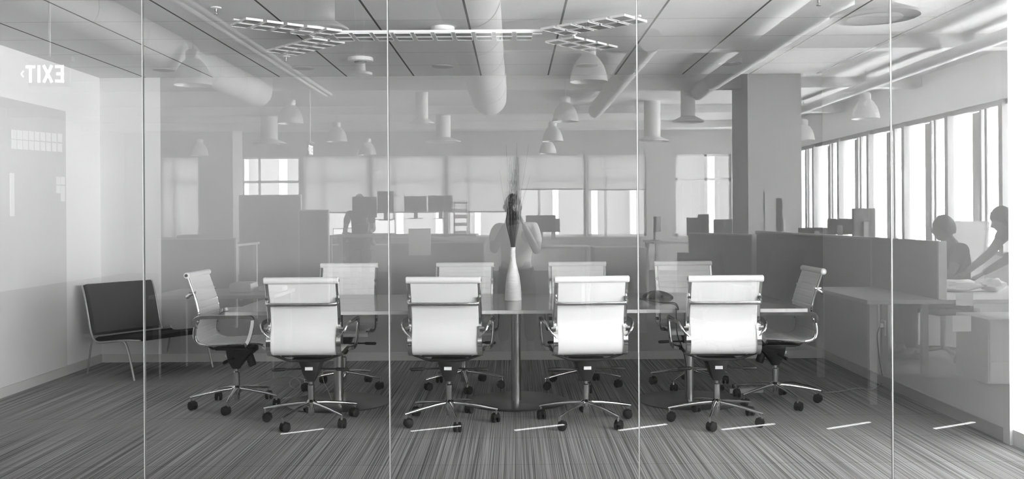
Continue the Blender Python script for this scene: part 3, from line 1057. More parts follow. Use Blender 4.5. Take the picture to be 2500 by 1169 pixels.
MB().box((-.13, -.025, .0), (.13, .025, .035), bev=.004).build('strip_body', M['base'], e, False)
MB().box((-.10, -.02, .035), (-.06, .02, .065), bev=.004).build('plug', M['black'], e, False)
loops = [at_z(620, 940, .006), at_z(660, 928, .006), at_z(705, 915, .006), at_z(735, 930, .006), at_z(730, 950, .008), at_z(706, 945, .012), at_z(708, 925, .012), at_z(735, 920, .008), at_z(748, 935, .006), at_z(720, 968, .006), at_z(690, 972, .006)]
tag(MB().tube(curve_pts(loops, 3), .0032, 6).build('looped_cable', M['cablelight'], None), 'pale cable lying in loose loops on the carpet behind the first near chair', 'cable')
hang = [Vector((-1.36, 2.30, TZ - .03)), Vector((-1.37, 2.30, .5)), at_z(785, 925, .06), at_z(800, 950, .025), at_z(810, 975, .022), at_z(812, 985, .022)]
tag(MB().tube(curve_pts(hang, 3), .0032, 6).build('hanging_cable', M['cablelight'], None), 'pale cable hanging down under the table beside the first pedestal', 'cable')

# ================================================================== the office behind the camera (seen mirrored in the glass)
# bell lamps


def bell_lamp(loc, label, s=1.0):
    e = empty('bell_lamp', loc, 0, label, 'pendant lamp', 'bell pendant lamps of the office')
    h = .37 * s
    pr = [(.20, 0), (.198, .02), (.185, .09), (.16, .17), (.12, .235), (.085, .27), (.075, .28)]
    outer = [(r * s, z * s) for r, z in pr]
    inner = [((r - .006) * s, (z + .001) * s) for r, z in pr][::-1]
    mb = MB()
    V, Fc = [], []
    prof_ = outer + inner
    n_ = len(prof_)
    for i in range(32):
        a = 2 * PI * i / 32
        for r, z in prof_:
            V.append((r * math.cos(a), r * math.sin(a), z))
    for i in range(32):
        j = (i + 1) % 32
        for m in range(n_):
            m2 = (m + 1) % n_
            Fc.append((i * n_ + m, j * n_ + m, j * n_ + m2, i * n_ + m2))
    mb.add(V, Fc)
    mb.build('lamp_shade', M['lampal'], e)
    MB().lathe([(0, .272), (.074, .272), (.078, .30), (.078, .36), (.05, .385), (.02, .39), (0, .39)], 24).build('ballast_housing', M['lampal'], e)
    MB().lathe([(0, .12), (.035, .13), (.045, .17), (.03, .24), (.02, .27), (0, .27)], 16).build('bulb', M['white'], e)
    MB().cyl((0, 0, .39), (0, 0, OZ - loc[2]), .008, 8).build('suspension_rod', M['steel'], e)
    return e


lamps = [(471, 208, 10.2, 'large bell lamp over the walkway, nearest of the lamp row on the bench side'), (709, 302, 14.5, 'bell lamp second in the row on the bench side'), (822, 346, 17.9, 'bell lamp third in the row, above the seated worker'),
         (897, 378, 21.3, 'small distant bell lamp against the window blinds, last of its row'), (1437, 200, 9.95, 'large bell lamp nearest in the middle row, by the glass joint'), (1380, 297, 14.2, 'bell lamp second in the middle row'),
         (1349, 345, 17.9, 'bell lamp third in the middle row'), (1337, 375, 21.3, 'tiny distant bell lamp last in the middle row'), (2113, 290, 13.7, 'bell lamp hanging before the long window wall'), (1962, 342, 17.4, 'bell lamp half hidden behind the white column'),
         (487, 380, 21.5, 'distant bell lamp in front of the far corner blind')]
for px, py, d, lab in lamps:
    q = ref(px, py, d)
    bell_lamp(q, lab)
# wire-hung lamp
q = ref(880, 183, 9.2)
e = empty('wire_pendant', q, 0, 'small white cylinder pendant hung on thin wires near the ceiling disc', 'pendant lamp')
MB().lathe([(0, 0), (.11, 0), (.115, .02), (.10, .03), (.05, .035), (.045, .12), (.0, .12)], 24).build('lamp_body', M['white'], e)
for dx in (-.04, .03):
    MB().cyl((dx, 0, .12), (dx * 1.3, 0, OZ - q.z), .003, 6).build('wire', M['white'], e)


def duct(name, a, b, r, label, elbow=False):
    e = empty(name, a, 0, label, 'duct')
    a, b = Vector(a), Vector(b)
    L = (b - a).length
    n_ = max(2, int(L / 1.1))
    mb = MB().cyl((0, 0, 0), b - a, r, 36)
    dr = (b - a).normalized()
    mb.build('duct_tube', M['duct'], e)
    for i in range(1, n_):
        p = dr * (L * i / n_)
        MB().cyl(p - dr * .012, p + dr * .012, r + .006, 36).build('seam_band', M['duct'], e)
    if elbow:
        MB().tube(curve_pts([b - a - dr * .02, b - a + dr * r * .8, b - a + dr * r * 1.0 + Vector((0, 0, r * .8)), b - a + dr * r * 1.0 + Vector((0, 0, OZ - b.z))], 3), r, 30).build('duct_elbow', M['duct'], e)
    return e


duct('round_duct', (-3.80, -.3, 3.19), (-3.80, -9.4, 3.19), .20, 'wide round ceiling duct on the bench side of the office, ending in an upturned elbow', True)
duct('round_duct', (-.345, -.3, 3.05), (-.345, -9.0, 3.05), .25, 'thickest round duct running straight overhead through the middle of the office', True)
duct('round_duct', (1.48, -5.6, 3.22), (1.48, -12.4, 3.22), .13, 'slim round duct beside the middle lamp row')
duct('round_duct', (2.85, -.3, 3.24), (2.85, -10.1, 3.24), .12, 'slim round duct running towards the white column with a drop at its end')
for (X_, z_, r_, lab) in [(-2.82, 3.24, .022, 'pale ceiling conduit, nearest the wide duct'), (-2.90, 3.22, .022, 'pale ceiling conduit in the middle of three parallel ones'), (-2.98, 3.24, .022, 'pale ceiling conduit, outermost of three parallel ones'),
                          (5.0, 3.15, .07, 'pale pipe high along the long window wall, lower of two'), (5.35, 3.28, .07, 'pale pipe high along the long window wall, upper of two')]:
    tag(MB().cyl((X_, -.2, z_), (X_, -10.1 if X_ < 0 else -16, z_), r_, 12).build('ceiling_pipe', M['duct'], None), lab, 'pipe', 'pipes under the office ceiling')


def diffuser(px, py, d, rd, rt, lab):
    q = ref(px, py, d)
    e = empty('round_diffuser', q, 0, lab, 'air diffuser', 'round air diffusers of the office')
    MB().lathe([(0, .06), (rd * .5, .05), (rd * .92, .012), (rd, 0), (rd, .018), (rd * .55, .075), (rt, .09), (0, .09)], 36).build('diffuser_rim', M['duct'], e)
    MB().lathe([(0, .02), (rd * .45, -.01), (rd * .62, -.012), (rd * .62, -.002), (0, .035)], 30).build('diffuser_cone', M['duct'], e)
    MB().cyl((0, 0, .085), (0, 0, OZ - q.z), rt, 28).build('drop_duct', M['duct'], e)


diffuser(780, 74, 7.5, .23, .12, 'large round air diffuser on a drop duct, nearest on the bench side')
diffuser(2135, 42, 6.6, .30, .13, 'widest round air diffuser, nearest the long window wall')
diffuser(657, 351, 18.0, .32, .16, 'distant round diffuser above the open far window')
diffuser(1082, 347, 18.0, .33, .14, 'distant round diffuser straight ahead above the blinds')
diffuser(1592, 345, 17.2, .30, .15, 'distant round diffuser beside the last glass joint')
diffuser(1679, 298, 14.6, .25, .11, 'round diffuser at the end of the slim duct by the white column')
diffuser(1030, 302, 15.5, .20, .10, 'smaller round diffuser beside the straight-ahead one')

# exit signs


def letter_bars(mb, ch, x, s, y):
    def b(x0, z0, x1, z1, sw=.17):
        a, c = Vector((x + x0 * s, y, z0 * s)), Vector((x + x1 * s, y, z1 * s))
        mb.sweep([a, c], [(-sw * s / 2, -.002), (sw * s / 2, -.002), (sw * s / 2, .002), (-sw * s / 2, .002)], up=Vector((0, 1, 0)))
    if ch == 'E':
        b(.085, 0, .085, 1), b(0, .085, .5, .085), b(0, .5, .44, .5), b(0, .915, .5, .915)
    if ch == 'X':
        b(0.06, 0, .54, 1), b(.54, 0, .06, 1)
    if ch == 'I':
        b(.09, 0, .09, 1)
    if ch == 'T':
        b(.28, 0, .28, 1), b(0, .915, .56, .915)


def exit_sign(loc, rz, label):
    e = empty('exit_sign', loc, rz, label, 'exit sign')
    MB().box((-.15, -.012, -.09), (.15, .012, .09), bev=.003).build('sign_plate', M['signface'], e, False)
    lt = MB()
    s = .125
    xx = -.108
    for ch, adv in (('E', .62), ('X', .72), ('I', .30), ('T', .66)):
        letter_bars(lt, ch, xx, s, -.0135)
        xx += adv * s
    lt.v = [(v[0], v[1], v[2] - s / 2) for v in lt.v]
    n0 = len(lt.v)
    for dz in (-1, 1):
        lt.sweep([(xx + .020, -.0135, 0), (xx + .002, -.0135, dz * .022)], [(-.005, -.002), (.005, -.002), (.005, .002), (-.005, .002)], up=Vector((0, 1, 0)))
    lt.build('sign_lettering', M['signlit'], e, False)
    MB().box((-.17, -.03, .09), (.17, .03, .125), bev=.003).build('sign_housing', M['greyframe'], e, False)
    MB().cyl((0, 0, .125), (0, 0, OZ - loc[2]), .009, 10).build('hanger_rod', M['frame'], e)


exit_sign(ref(121, 181, 6.8), PI, 'hanging exit sign with white letters, seen mirrored near the side wall')
exit_sign(ref(757, 366, 14.0), PI / 2, 'small edge-on exit sign hanging in the middle of the office')

# streaks of light on the office floor, imitated by thin glowing strips
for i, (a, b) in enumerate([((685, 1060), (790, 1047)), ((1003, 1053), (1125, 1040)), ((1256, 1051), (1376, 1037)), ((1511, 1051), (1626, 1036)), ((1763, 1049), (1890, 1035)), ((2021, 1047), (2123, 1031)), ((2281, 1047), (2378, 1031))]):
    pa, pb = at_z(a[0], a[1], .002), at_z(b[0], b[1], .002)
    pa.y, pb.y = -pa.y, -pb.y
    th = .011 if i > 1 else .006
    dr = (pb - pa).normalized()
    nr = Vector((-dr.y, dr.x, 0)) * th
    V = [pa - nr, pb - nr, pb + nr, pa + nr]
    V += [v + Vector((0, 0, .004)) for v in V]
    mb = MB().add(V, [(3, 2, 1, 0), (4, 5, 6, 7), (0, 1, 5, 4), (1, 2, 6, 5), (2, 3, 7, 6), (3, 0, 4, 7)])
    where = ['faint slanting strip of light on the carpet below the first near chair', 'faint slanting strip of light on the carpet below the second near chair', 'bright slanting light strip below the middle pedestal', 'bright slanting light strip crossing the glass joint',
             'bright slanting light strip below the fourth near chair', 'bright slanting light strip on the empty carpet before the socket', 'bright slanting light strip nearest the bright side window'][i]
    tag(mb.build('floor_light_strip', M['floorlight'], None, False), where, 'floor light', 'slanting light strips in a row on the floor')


# ---- office furniture
def monitor(loc, rz, w, h, label, lit=False, stand=True, group=None):
    e = empty('monitor', loc, rz, label, 'monitor', group)
    z0 = .12
    MB().box((-w / 2, -.02, z0), (w / 2, .02, z0 + h), bev=.005).build('monitor_case', M['dark'], e, False)
    MB().box((-w / 2 + .012, -.023, z0 + .012), (w / 2 - .012, -.020, z0 + h - .012)).build('screen', M['screen'] if lit else M['black'], e, False)
    if stand:
        MB().box((-.03, .02, .01), (.03, .045, z0 + h * .6), bev=.004).box((-.11, -.06, 0), (.11, .09, .012), bev=.003).build('stand', M['greyframe'], e, False)
    return e


def desk(x0, x1, y0, y1, label, z=.74, white=True, group=None):
    e = empty('desk', ((x0 + x1) / 2, (y0 + y1) / 2, 0), 0, label, 'desk', group)
    a, b = (x1 - x0) / 2, (y1 - y0) / 2
    MB().box((-a, -b, z - .03), (a, b, z), bev=.003).build('desk_top', M['desk'], e, False)
    for sx in (-1, 1):
        for sy in (-1, 1):
            cx_, cy_ = sx * (a - .05), sy * (b - .05)
            MB().box((cx_ - .025, cy_ - .025, 0), (cx_ + .025, cy_ + .025, z - .03)).build('leg', M['base'] if white else M['greyframe'], e, False)
    return e


def part_panel(p0, p1, h, label, m='partition', th=.05, group=None):
    p0, p1 = Vector((p0[0], p0[1], 0)), Vector((p1[0], p1[1], 0))
    d = p1 - p0
    L = d.length
    e = empty('desk_partition', p0, math.atan2(d.y, d.x), label, 'partition', group)
    MB().box((0, -th / 2, .03), (L, th / 2, h - .02), bev=.004).build('partition_panel', M[m], e, False)
    MB().box((0, -th / 2 - .004, h - .02), (L, th / 2 + .004, h), bev=.003).build('top_rail', M['base'], e, False)
    MB().box((L - .004, -th / 2 - .004, 0), (L + .02, th / 2 + .004, h), bev=.003).box((-.02, -th / 2 - .004, 0), (.004, th / 2 + .004, h), bev=.003).build('end_post', M['base'], e, False)
    return e


def task_chair(loc, rz, label, high=1.0, light=False, group=None):
    e = empty('task_chair', loc, rz, label, 'chair', group)
    m_ = M['blind'] if light else M['dark']
    MB().box((-.24, -.22, .42), (.24, .24, .49), bev=.03).build('seat', M['dark'], e)
    pr_ = [(-.22, .56), (-.27, .75), (-.31, high - .04)]
    V = []
    bk = MB()
    for i in range(7):
        t = i / 6
        z = .56 + (high - .56) * t
        y = -.24 - .09 * t
        for k_ in range(9):
            x = (k_ / 8 - .5) * (.46 - .06 * abs(t - .4))
            V.append((x, y + .05 * (1 - (2 * x / .46) ** 2) * -1 + .03, z))
    Fc = [(i * 9 + k_, i * 9 + k_ + 1, (i + 1) * 9 + k_ + 1, (i + 1) * 9 + k_) for i in range(6) for k_ in range(8)]
    n_ = len(V)
    V2 = [(a, b - .025, c_) for a, b, c_ in V]
    Fb = [tuple(n_ + q for q in f[::-1]) for f in Fc]
    rim = [i for i in range(9)] + [i * 9 + 8 for i in range(1, 7)] + [54 + i for i in range(7, -1, -1)] + [i * 9 for i in range(5, 0, -1)]
    Fr = [(rim[i], n_ + rim[i], n_ + rim[(i + 1) % len(rim)], rim[(i + 1) % len(rim)]) for i in range(len(rim))]
    bk.add(V + V2, Fc + Fb + Fr).build('backrest', m_, e)
    MB().tube([(0, -.1, .42), (0, -.30, .44), (0, -.33, .62)], .02, 8).build('back_post', M['dark'], e)
    for s_ in (-1, 1):
        MB().tube([(s_ * .24, -.05, .45), (s_ * .29, -.05, .50), (s_ * .29, -.05, .66)], .014, 8).box((s_ * .29 - .035, -.16, .66), (s_ * .29 + .035, .12, .69), bev=.01).build('armrest', M['dark'], e)
    MB().cyl((0, 0, .08), (0, 0, .42), .025, 12).build('gas_column', M['steel'], e)
    for i in range(5):
        a = 2 * PI * i / 5 + .3
        l_ = MB().tube([(0, 0, .10), (.30, 0, .075)], .018, 8).build('leg', M['dark'], e, rz=a)
        put('caster', CM['caster'], l_, mtx=Matrix.Translation((.30, 0, 0)))
    return e


# right cluster by the window wall
e = part_panel((3.0, -3.36), (2.95, -6.9), 1.15, 'long dark desk screen running towards the white column')
e = empty('desk_screen', (3.0, -2.72, .742), 0, 'dark screen standing on the white-edged desk nearest the glass', 'desk screen')
MB().box((-.025, -.61, 0), (.025, .60, .408), bev=.004).build('screen_panel', M['partition'], e, False)
MB().box((-.03, .60, 0), (.03, .625, .41), bev=.003).build('end_post', M['frame'], e, False)
part_panel((3.55, -7.0), (3.1, -7.0), 1.12, 'short dark desk screen closing the desk row before the column')
part_panel((5.9, -3.0), (4.45, -3.0), 1.20, 'mid-grey desk screen behind the seated person by the window wall', 'partlight')
desk(2.48, 4.3, -3.34, -2.12, 'white-edged desk nearest the glass, with papers pinned below it')
desk(3.06, 3.50, -4.95, -3.38, 'desk with papers behind the long dark screen')
monitor(ref(2050, 572, 10.3) - Vector((0, 0, .12)) + Vector((0, 0, .0)), R(20), .26, .17, 'small dark monitor above the desk screen by the window wall')
monitor(Vector(ref(2108, 590, 9.6)) - Vector((0, 0, .12)), R(-15), .25, .34, 'tall upright dark monitor above the desk screen')
monitor(Vector(ref(1992, 575, 11.3)) - Vector((0, 0, .12)), R(5), .42, .095, 'wide low dark monitor beside the white column')
desk(3.06, 4.2, -6.6, -5.1, 'desk carrying the dark monitors behind the long screen', z=1.0)
c_ = ref(2230, 755, 7.4)
for (dx, dz, wv_, hv, lab) in [(0, -.02, .13, .11, 'pale sheet hanging below the desk edge, the squarer one'), (.02, .15, .12, .09, 'crumpled pale sheet just under the desk edge')]:
    tag(MB().box((-wv_ / 2, -.002, -hv / 2), (wv_ / 2, .002, hv / 2)).build('hanging_paper', M['paper'], None, False, loc=Vector((c_.x + dx, -2.105, c_.z + dz))), lab, 'paper', 'papers pinned below the desk')
# crumpled bag / papers on the desk
rnd = random.Random(11)
for (px, py, d, sx, sy, sz, lab) in [(2330, 700, 7.3, .20, .10, .09, 'white crumpled cloth heap on the desk in front of the seated person'), (2422, 705, 7.3, .09, .10, .10, 'rumpled pale bag on the desk by the window frame')]:
    q = ref(px, py, d)
    mb = MB()
    V, Fc = [], []
    for i in range(13):
        ph_ = PI * i / 12
        for k_ in range(18):
            a = 2 * PI * k_ / 18
            r = 1 + .18 * math.sin(3 * a + i) * math.sin(ph_) + rnd.uniform(-.05, .05)
            V.append((sx * r * math.sin(ph_) * math.cos(a), sy * r * math.sin(ph_) * math.sin(a), sz * max(0, (math.cos(ph_) * .5 + .5) * r)))
    for i in range(12):
        for k_ in range(18):
            Fc.append((i * 18 + k_, i * 18 + (k_ + 1) % 18, (i + 1) * 18 + (k_ + 1) % 18, (i + 1) * 18 + k_))
    mb.add(V, Fc)
    tag(mb.build('cloth_heap', M['paper'], None, loc=(q.x, q.y, .74)), lab, 'cloth')
e = empty('drawer_unit', (3.92, -3.0, 0), 0, 'white drawer pedestal standing under the desk nearest the glass', 'drawer unit')
MB().box((-.28, -.27, .03), (.28, .25, .53), bev=.004).build('drawer_body', M['frame'], e, False)
for i in range(3):
    dz = MB().box((-.27, .25, .05 + i * .16), (.27, .268, .20 + i * .16), bev=.003).build('drawer', M['frame'], e, False)
    MB().box((-.06, .268, .15 + i * .16), (.06, .278, .165 + i * .16)).build('handle', M['steel'], dz, False)
task_chair(Vector((3.98, 4.5 - 8.75, 0)), R(75), 'task chair with pale backrest holding the seated person by the window wall', 1.27, True)

# centre: rows of benches with monitors (background)
cen = 'monitors of the centre desk rows'
desk(-3.0, -.6, -11.6, -10.6, 'tall desk row straight ahead carrying dark monitors', z=1.05)
monitor(Vector(ref(890, 531, 15.4)) - Vector((0, 0, .12)), R(180), .40, .34, 'dark monitor under the standing head, in the centre row', group=cen)
monitor(Vector(ref(941, 520, 15.3)) - Vector((0, 0, .12)), R(175), .26, .355, 'dark upright monitor beside the glass joint, in the centre row', group=cen)
monitor(Vector(ref(1014, 516, 15.3)) - Vector((0, 0, .12)), R(184), .36, .25, 'dark wide monitor between the joint and the shelf stack', group=cen)
monitor(Vector(ref(1075, 516, 15.3)) - Vector((0, 0, .12)), R(178), .40, .26, 'dark wide monitor next to the shelf stack', group=cen)
e = empty('shelf_stack', Vector((rx(1125, 15.3), 4.5 - 15.3, 1.05)), 0, 'small desktop shelf stacked with papers in the centre row', 'shelf')
MB().box((-.11, -.13, 0), (-.10, .13, .53)).box((.10, -.13, 0), (.11, .13, .53)).build('side_panel', M['greyframe'], e, False)
for i in range(5):
    sh = MB().box((-.10, -.13, .02 + i * .12), (.10, .13, .035 + i * .12)).build('shelf', M['greyframe'], e, False)
    MB().box((-.085, -.12, .035 + i * .12), (.08, .12, .055 + i * .12 + .012 * (i % 3))).build('paper_stack', M['paper'], sh, False)
desk(-4.6, -1.6, -16.4, -15.5, 'low desk of the seated worker with bright monitors', z=.74)
monitor(Vector((rx(869, 20.0), -15.5, .98)), R(180), .52, .20, 'bright lit monitor behind the seated head', lit=True)
monitor(Vector((rx(936, 20.0), -15.52, .86)), R(180), .50, .31, 'bright lit wide monitor beside the seated worker', lit=True)
monitor(Vector((rx(826, 20.0), -15.5, .84)), R(180), .22, .14, 'small bright lit screen at the arm of the seated worker', lit=True)
part_panel((rx(733, 15.3), -10.8), (rx(588, 15.3), -10.8), 1.71, 'tall grey screen wall below the open far window', 'partlight', .08)
part_panel((rx(800, 14.6), -10.1), (rx(732, 14.6), -10.1), 1.46, 'dark screen beside the tall grey screen wall', 'partition', .08)
part_panel((rx(574, 11.5), -7.0), (rx(392, 11.5), -7.0), 1.10, 'low dark screen with a printer on the desk behind it')
desk(-4.3, -3.4, -8.1, -7.1, 'desk carrying the printer behind the low dark screen', z=1.02)
e = empty('printer', (rx(461, 11.9), -7.5, 1.02), R(4), 'dark desktop printer behind the low screen', 'printer')
MB().box((-.14, -.14, 0), (.14, .14, .11), bev=.015).build('printer_body', M['dark'], e, False)
MB().box((.14, -.09, .02), (.19, .09, .03), bev=.003).build('paper_tray', M['paper'], e, False)
# centre right
part_panel((rx(1565, 18), -13.5), (rx(1362, 18), -13.5), .94, 'wide mid-grey low screen below the far windows', 'partlight')
tag(MB().box((-.30, -.25, 0), (.30, .25, .98), bev=.01).box((-.28, .25, .05), (.28, .262, .48)).box((-.28, .25, .52), (.28, .262, .94)).build('storage_cabinet', M['desk'], None, False, loc=(rx(1508, 11.0), -6.5, 0)), 'pale square storage cabinet standing before the low screen', 'cabinet')
desk(.1, 1.1, -9.9, -8.9, 'desk with dark monitors behind the photographer', z=.9)
monitor(Vector(ref(1320, 566, 13.6)) - Vector((0, 0, .12)), R(182), .43, .24, 'dark monitor just beside the photographer', group='monitors beside the photographer')
monitor(Vector(ref(1352, 566, 14.2)) - Vector((0, 0, .12)), R(170), .18, .20, 'narrow dark monitor second from the photographer', group='monitors beside the photographer')
desk(1.9, 3.3, -9.4, -8.3, 'desk before the bright open window by the column', z=.98)
monitor(Vector(ref(1604, 566, 12.8)) - Vector((0, 0, .12)), R(110), .30, .21, 'side-on monitor on an arm before the bright window')
monitor(Vector(ref(1694, 575, 13.0)) - Vector((0, 0, .12)), R(180), .20, .25, 'dark monitor before the bright window, the narrower of a pair')
monitor(Vector(ref(1717, 575, 13.2)) - Vector((0, 0, .12)), R(186), .15, .30, 'dark upright monitor before the bright window, taller of a pair')
monitor(Vector(ref(1765, 572, 12.6)) - Vector((0, 0, .12)), R(175), .25, .20, 'dark rounded monitor next to the white column')
part_panel((rx(1850, 10.5), -6.2), (rx(1690, 12.0), -7.6), 1.12, 'dark screen slanting in front of the white column')
task_chair(Vector((1.9, -4.9, 0)), R(200), 'dark task chair in the aisle before the bright window', .98, group='empty task chairs of the office')
task_chair(Vector((2.35, -4.4, 0)), R(150), 'dark task chair beside the long desk screen', 1.02, group='empty task chairs of the office')
task_chair(Vector((-1.2, -9.6, 0)), R(180), 'dark task chair before the centre desk row', 1.0, group='empty task chairs of the office')
tag(MB().box((-.14, -.01, -.17), (.14, .01, .17)).build('pinned_sheet', M['paper'], None, False, loc=(rx(1024, 12.0), -7.52, 1.35 - 63 * 12.0 / F)), 'pale sheet pinned on the centre screen near the joint', 'paper')
part_panel((rx(1180, 12.1), -7.58), (rx(955, 12.1), -7.58), 1.02, 'dark screen in the centre with a sheet pinned on it')


desk(-3.05, -2.0, -4.1, -3.35, 'small dark-legged table with a white cushion on it, on the bench side of the walkway', z=.70, white=False)
q = ref(570, 717, 7.9)
tag(MB().box((-.10, -.12, 0), (.10, .12, .085), bev=.03).build('seat_cushion', M['paper'], None, loc=(q.x, -3.7, .701)), 'white cushion lying on the small dark-legged table', 'cushion')
q = ref(640, 690, 7.9)
tag(MB().box((-.11, -.10, 0), (.11, .10, .05), bev=.02).build('folded_cloth', M['paper'], None, loc=(q.x, -3.75, .701)), 'pale folded cloth beside the cushion on the small dark-legged table', 'cloth')

# ------------------------------------------------------------------ people
def head_mesh(mb, c, fwd, sc_=1.0):
    """face and skull, nose, ears; c: head centre, fwd: facing direction"""
    f = Vector(fwd).normalized()
    up = Vector((0, 0, 1))
    up = (up - f * up.dot(f)).normalized()
    r = f.cross(up)
    nlat, nlon = 16, 24
    V, Fc = [], []
    for i in range(nlat + 1):
        ph_ = PI * i / nlat
        for k_ in range(nlon):
            a = 2 * PI * k_ / nlon
            x, y, z = math.sin(ph_) * math.cos(a), math.sin(ph_) * math.sin(a), math.cos(ph_)
            wx = .076 * (1 - .22 * max(0, -z) ** 1.2)
            wy = .098 * (1 - .10 * max(0, -z))
            p_ = Vector((x * wx, y * wy, z * .118))
            if y > 0:
                p_.y += -.010 * max(0, 1 - abs(z - .1) / .18) * (1 if abs(x) > .18 and abs(x) < .6 else 0)
                p_.y += .024 * math.exp(-(x / .13) ** 2) * math.exp(-((z + .18) / .17) ** 2)
                p_.y += .008 * math.exp(-(x / .3) ** 2) * math.exp(-((z + .52) / .07) ** 2)
                p_.y += .010 * math.exp(-(x / .35) ** 2) * math.exp(-((z + .85) / .15) ** 2)
            V.append(Vector(c) + (r * p_.x + f * p_.y + up * p_.z) * sc_)
    for i in range(nlat):
        for k_ in range(nlon):
            Fc.append((i * nlon + k_, i * nlon + (k_ + 1) % nlon, (i + 1) * nlon + (k_ + 1) % nlon, (i + 1) * nlon + k_))
    mb.add(V, Fc)
    for sx in (-1, 1):
        q = Vector(c) + (r * sx * .078 - f * .005 - up * .008) * sc_
        mb.tube([q - up * .028 * sc_, q + r * sx * .008 + up * 0, q + up * .03 * sc_], .010 * sc_, 8, scales=[.6, 1.1, .8])
    return f, r, up


def skin_tree(name, verts, edges, root, material, extra=None):
    me = bpy.data.meshes.new(name)
    bm = bmesh.new()
    lay = bm.verts.layers.skin.verify()
    bv = {}
    for k_, (p, r) in verts.items():
        v = bm.verts.new(p)
        v[lay].radius = (r, r) if not isinstance(r, tuple) else r
        v[lay].use_root = (k_ == root)
        bv[k_] = v
    for a, b in edges:
        bm.edges.new((bv[a], bv[b]))
    bm.to_mesh(me)
    bm.free()
    tmp = bpy.data.objects.new(name + '_tmp', me)
    C.objects.link(tmp)
    md = tmp.modifiers.new('s', 'SKIN')
    md.use_smooth_shade = True
    sb = tmp.modifiers.new('u', 'SUBSURF')
    sb.levels = 2
    sb.render_levels = 2
    dg = bpy.context.evaluated_depsgraph_get()
    dg.update()
    ev = tmp.evaluated_get(dg)
    m2 = bpy.data.meshes.new_from_object(ev)
    V = [v.co.copy() for v in m2.vertices]
    Fc = [tuple(p.vertices) for p in m2.polygons]
    bpy.data.objects.remove(tmp)
    bpy.data.meshes.remove(m2)
    return V, Fc


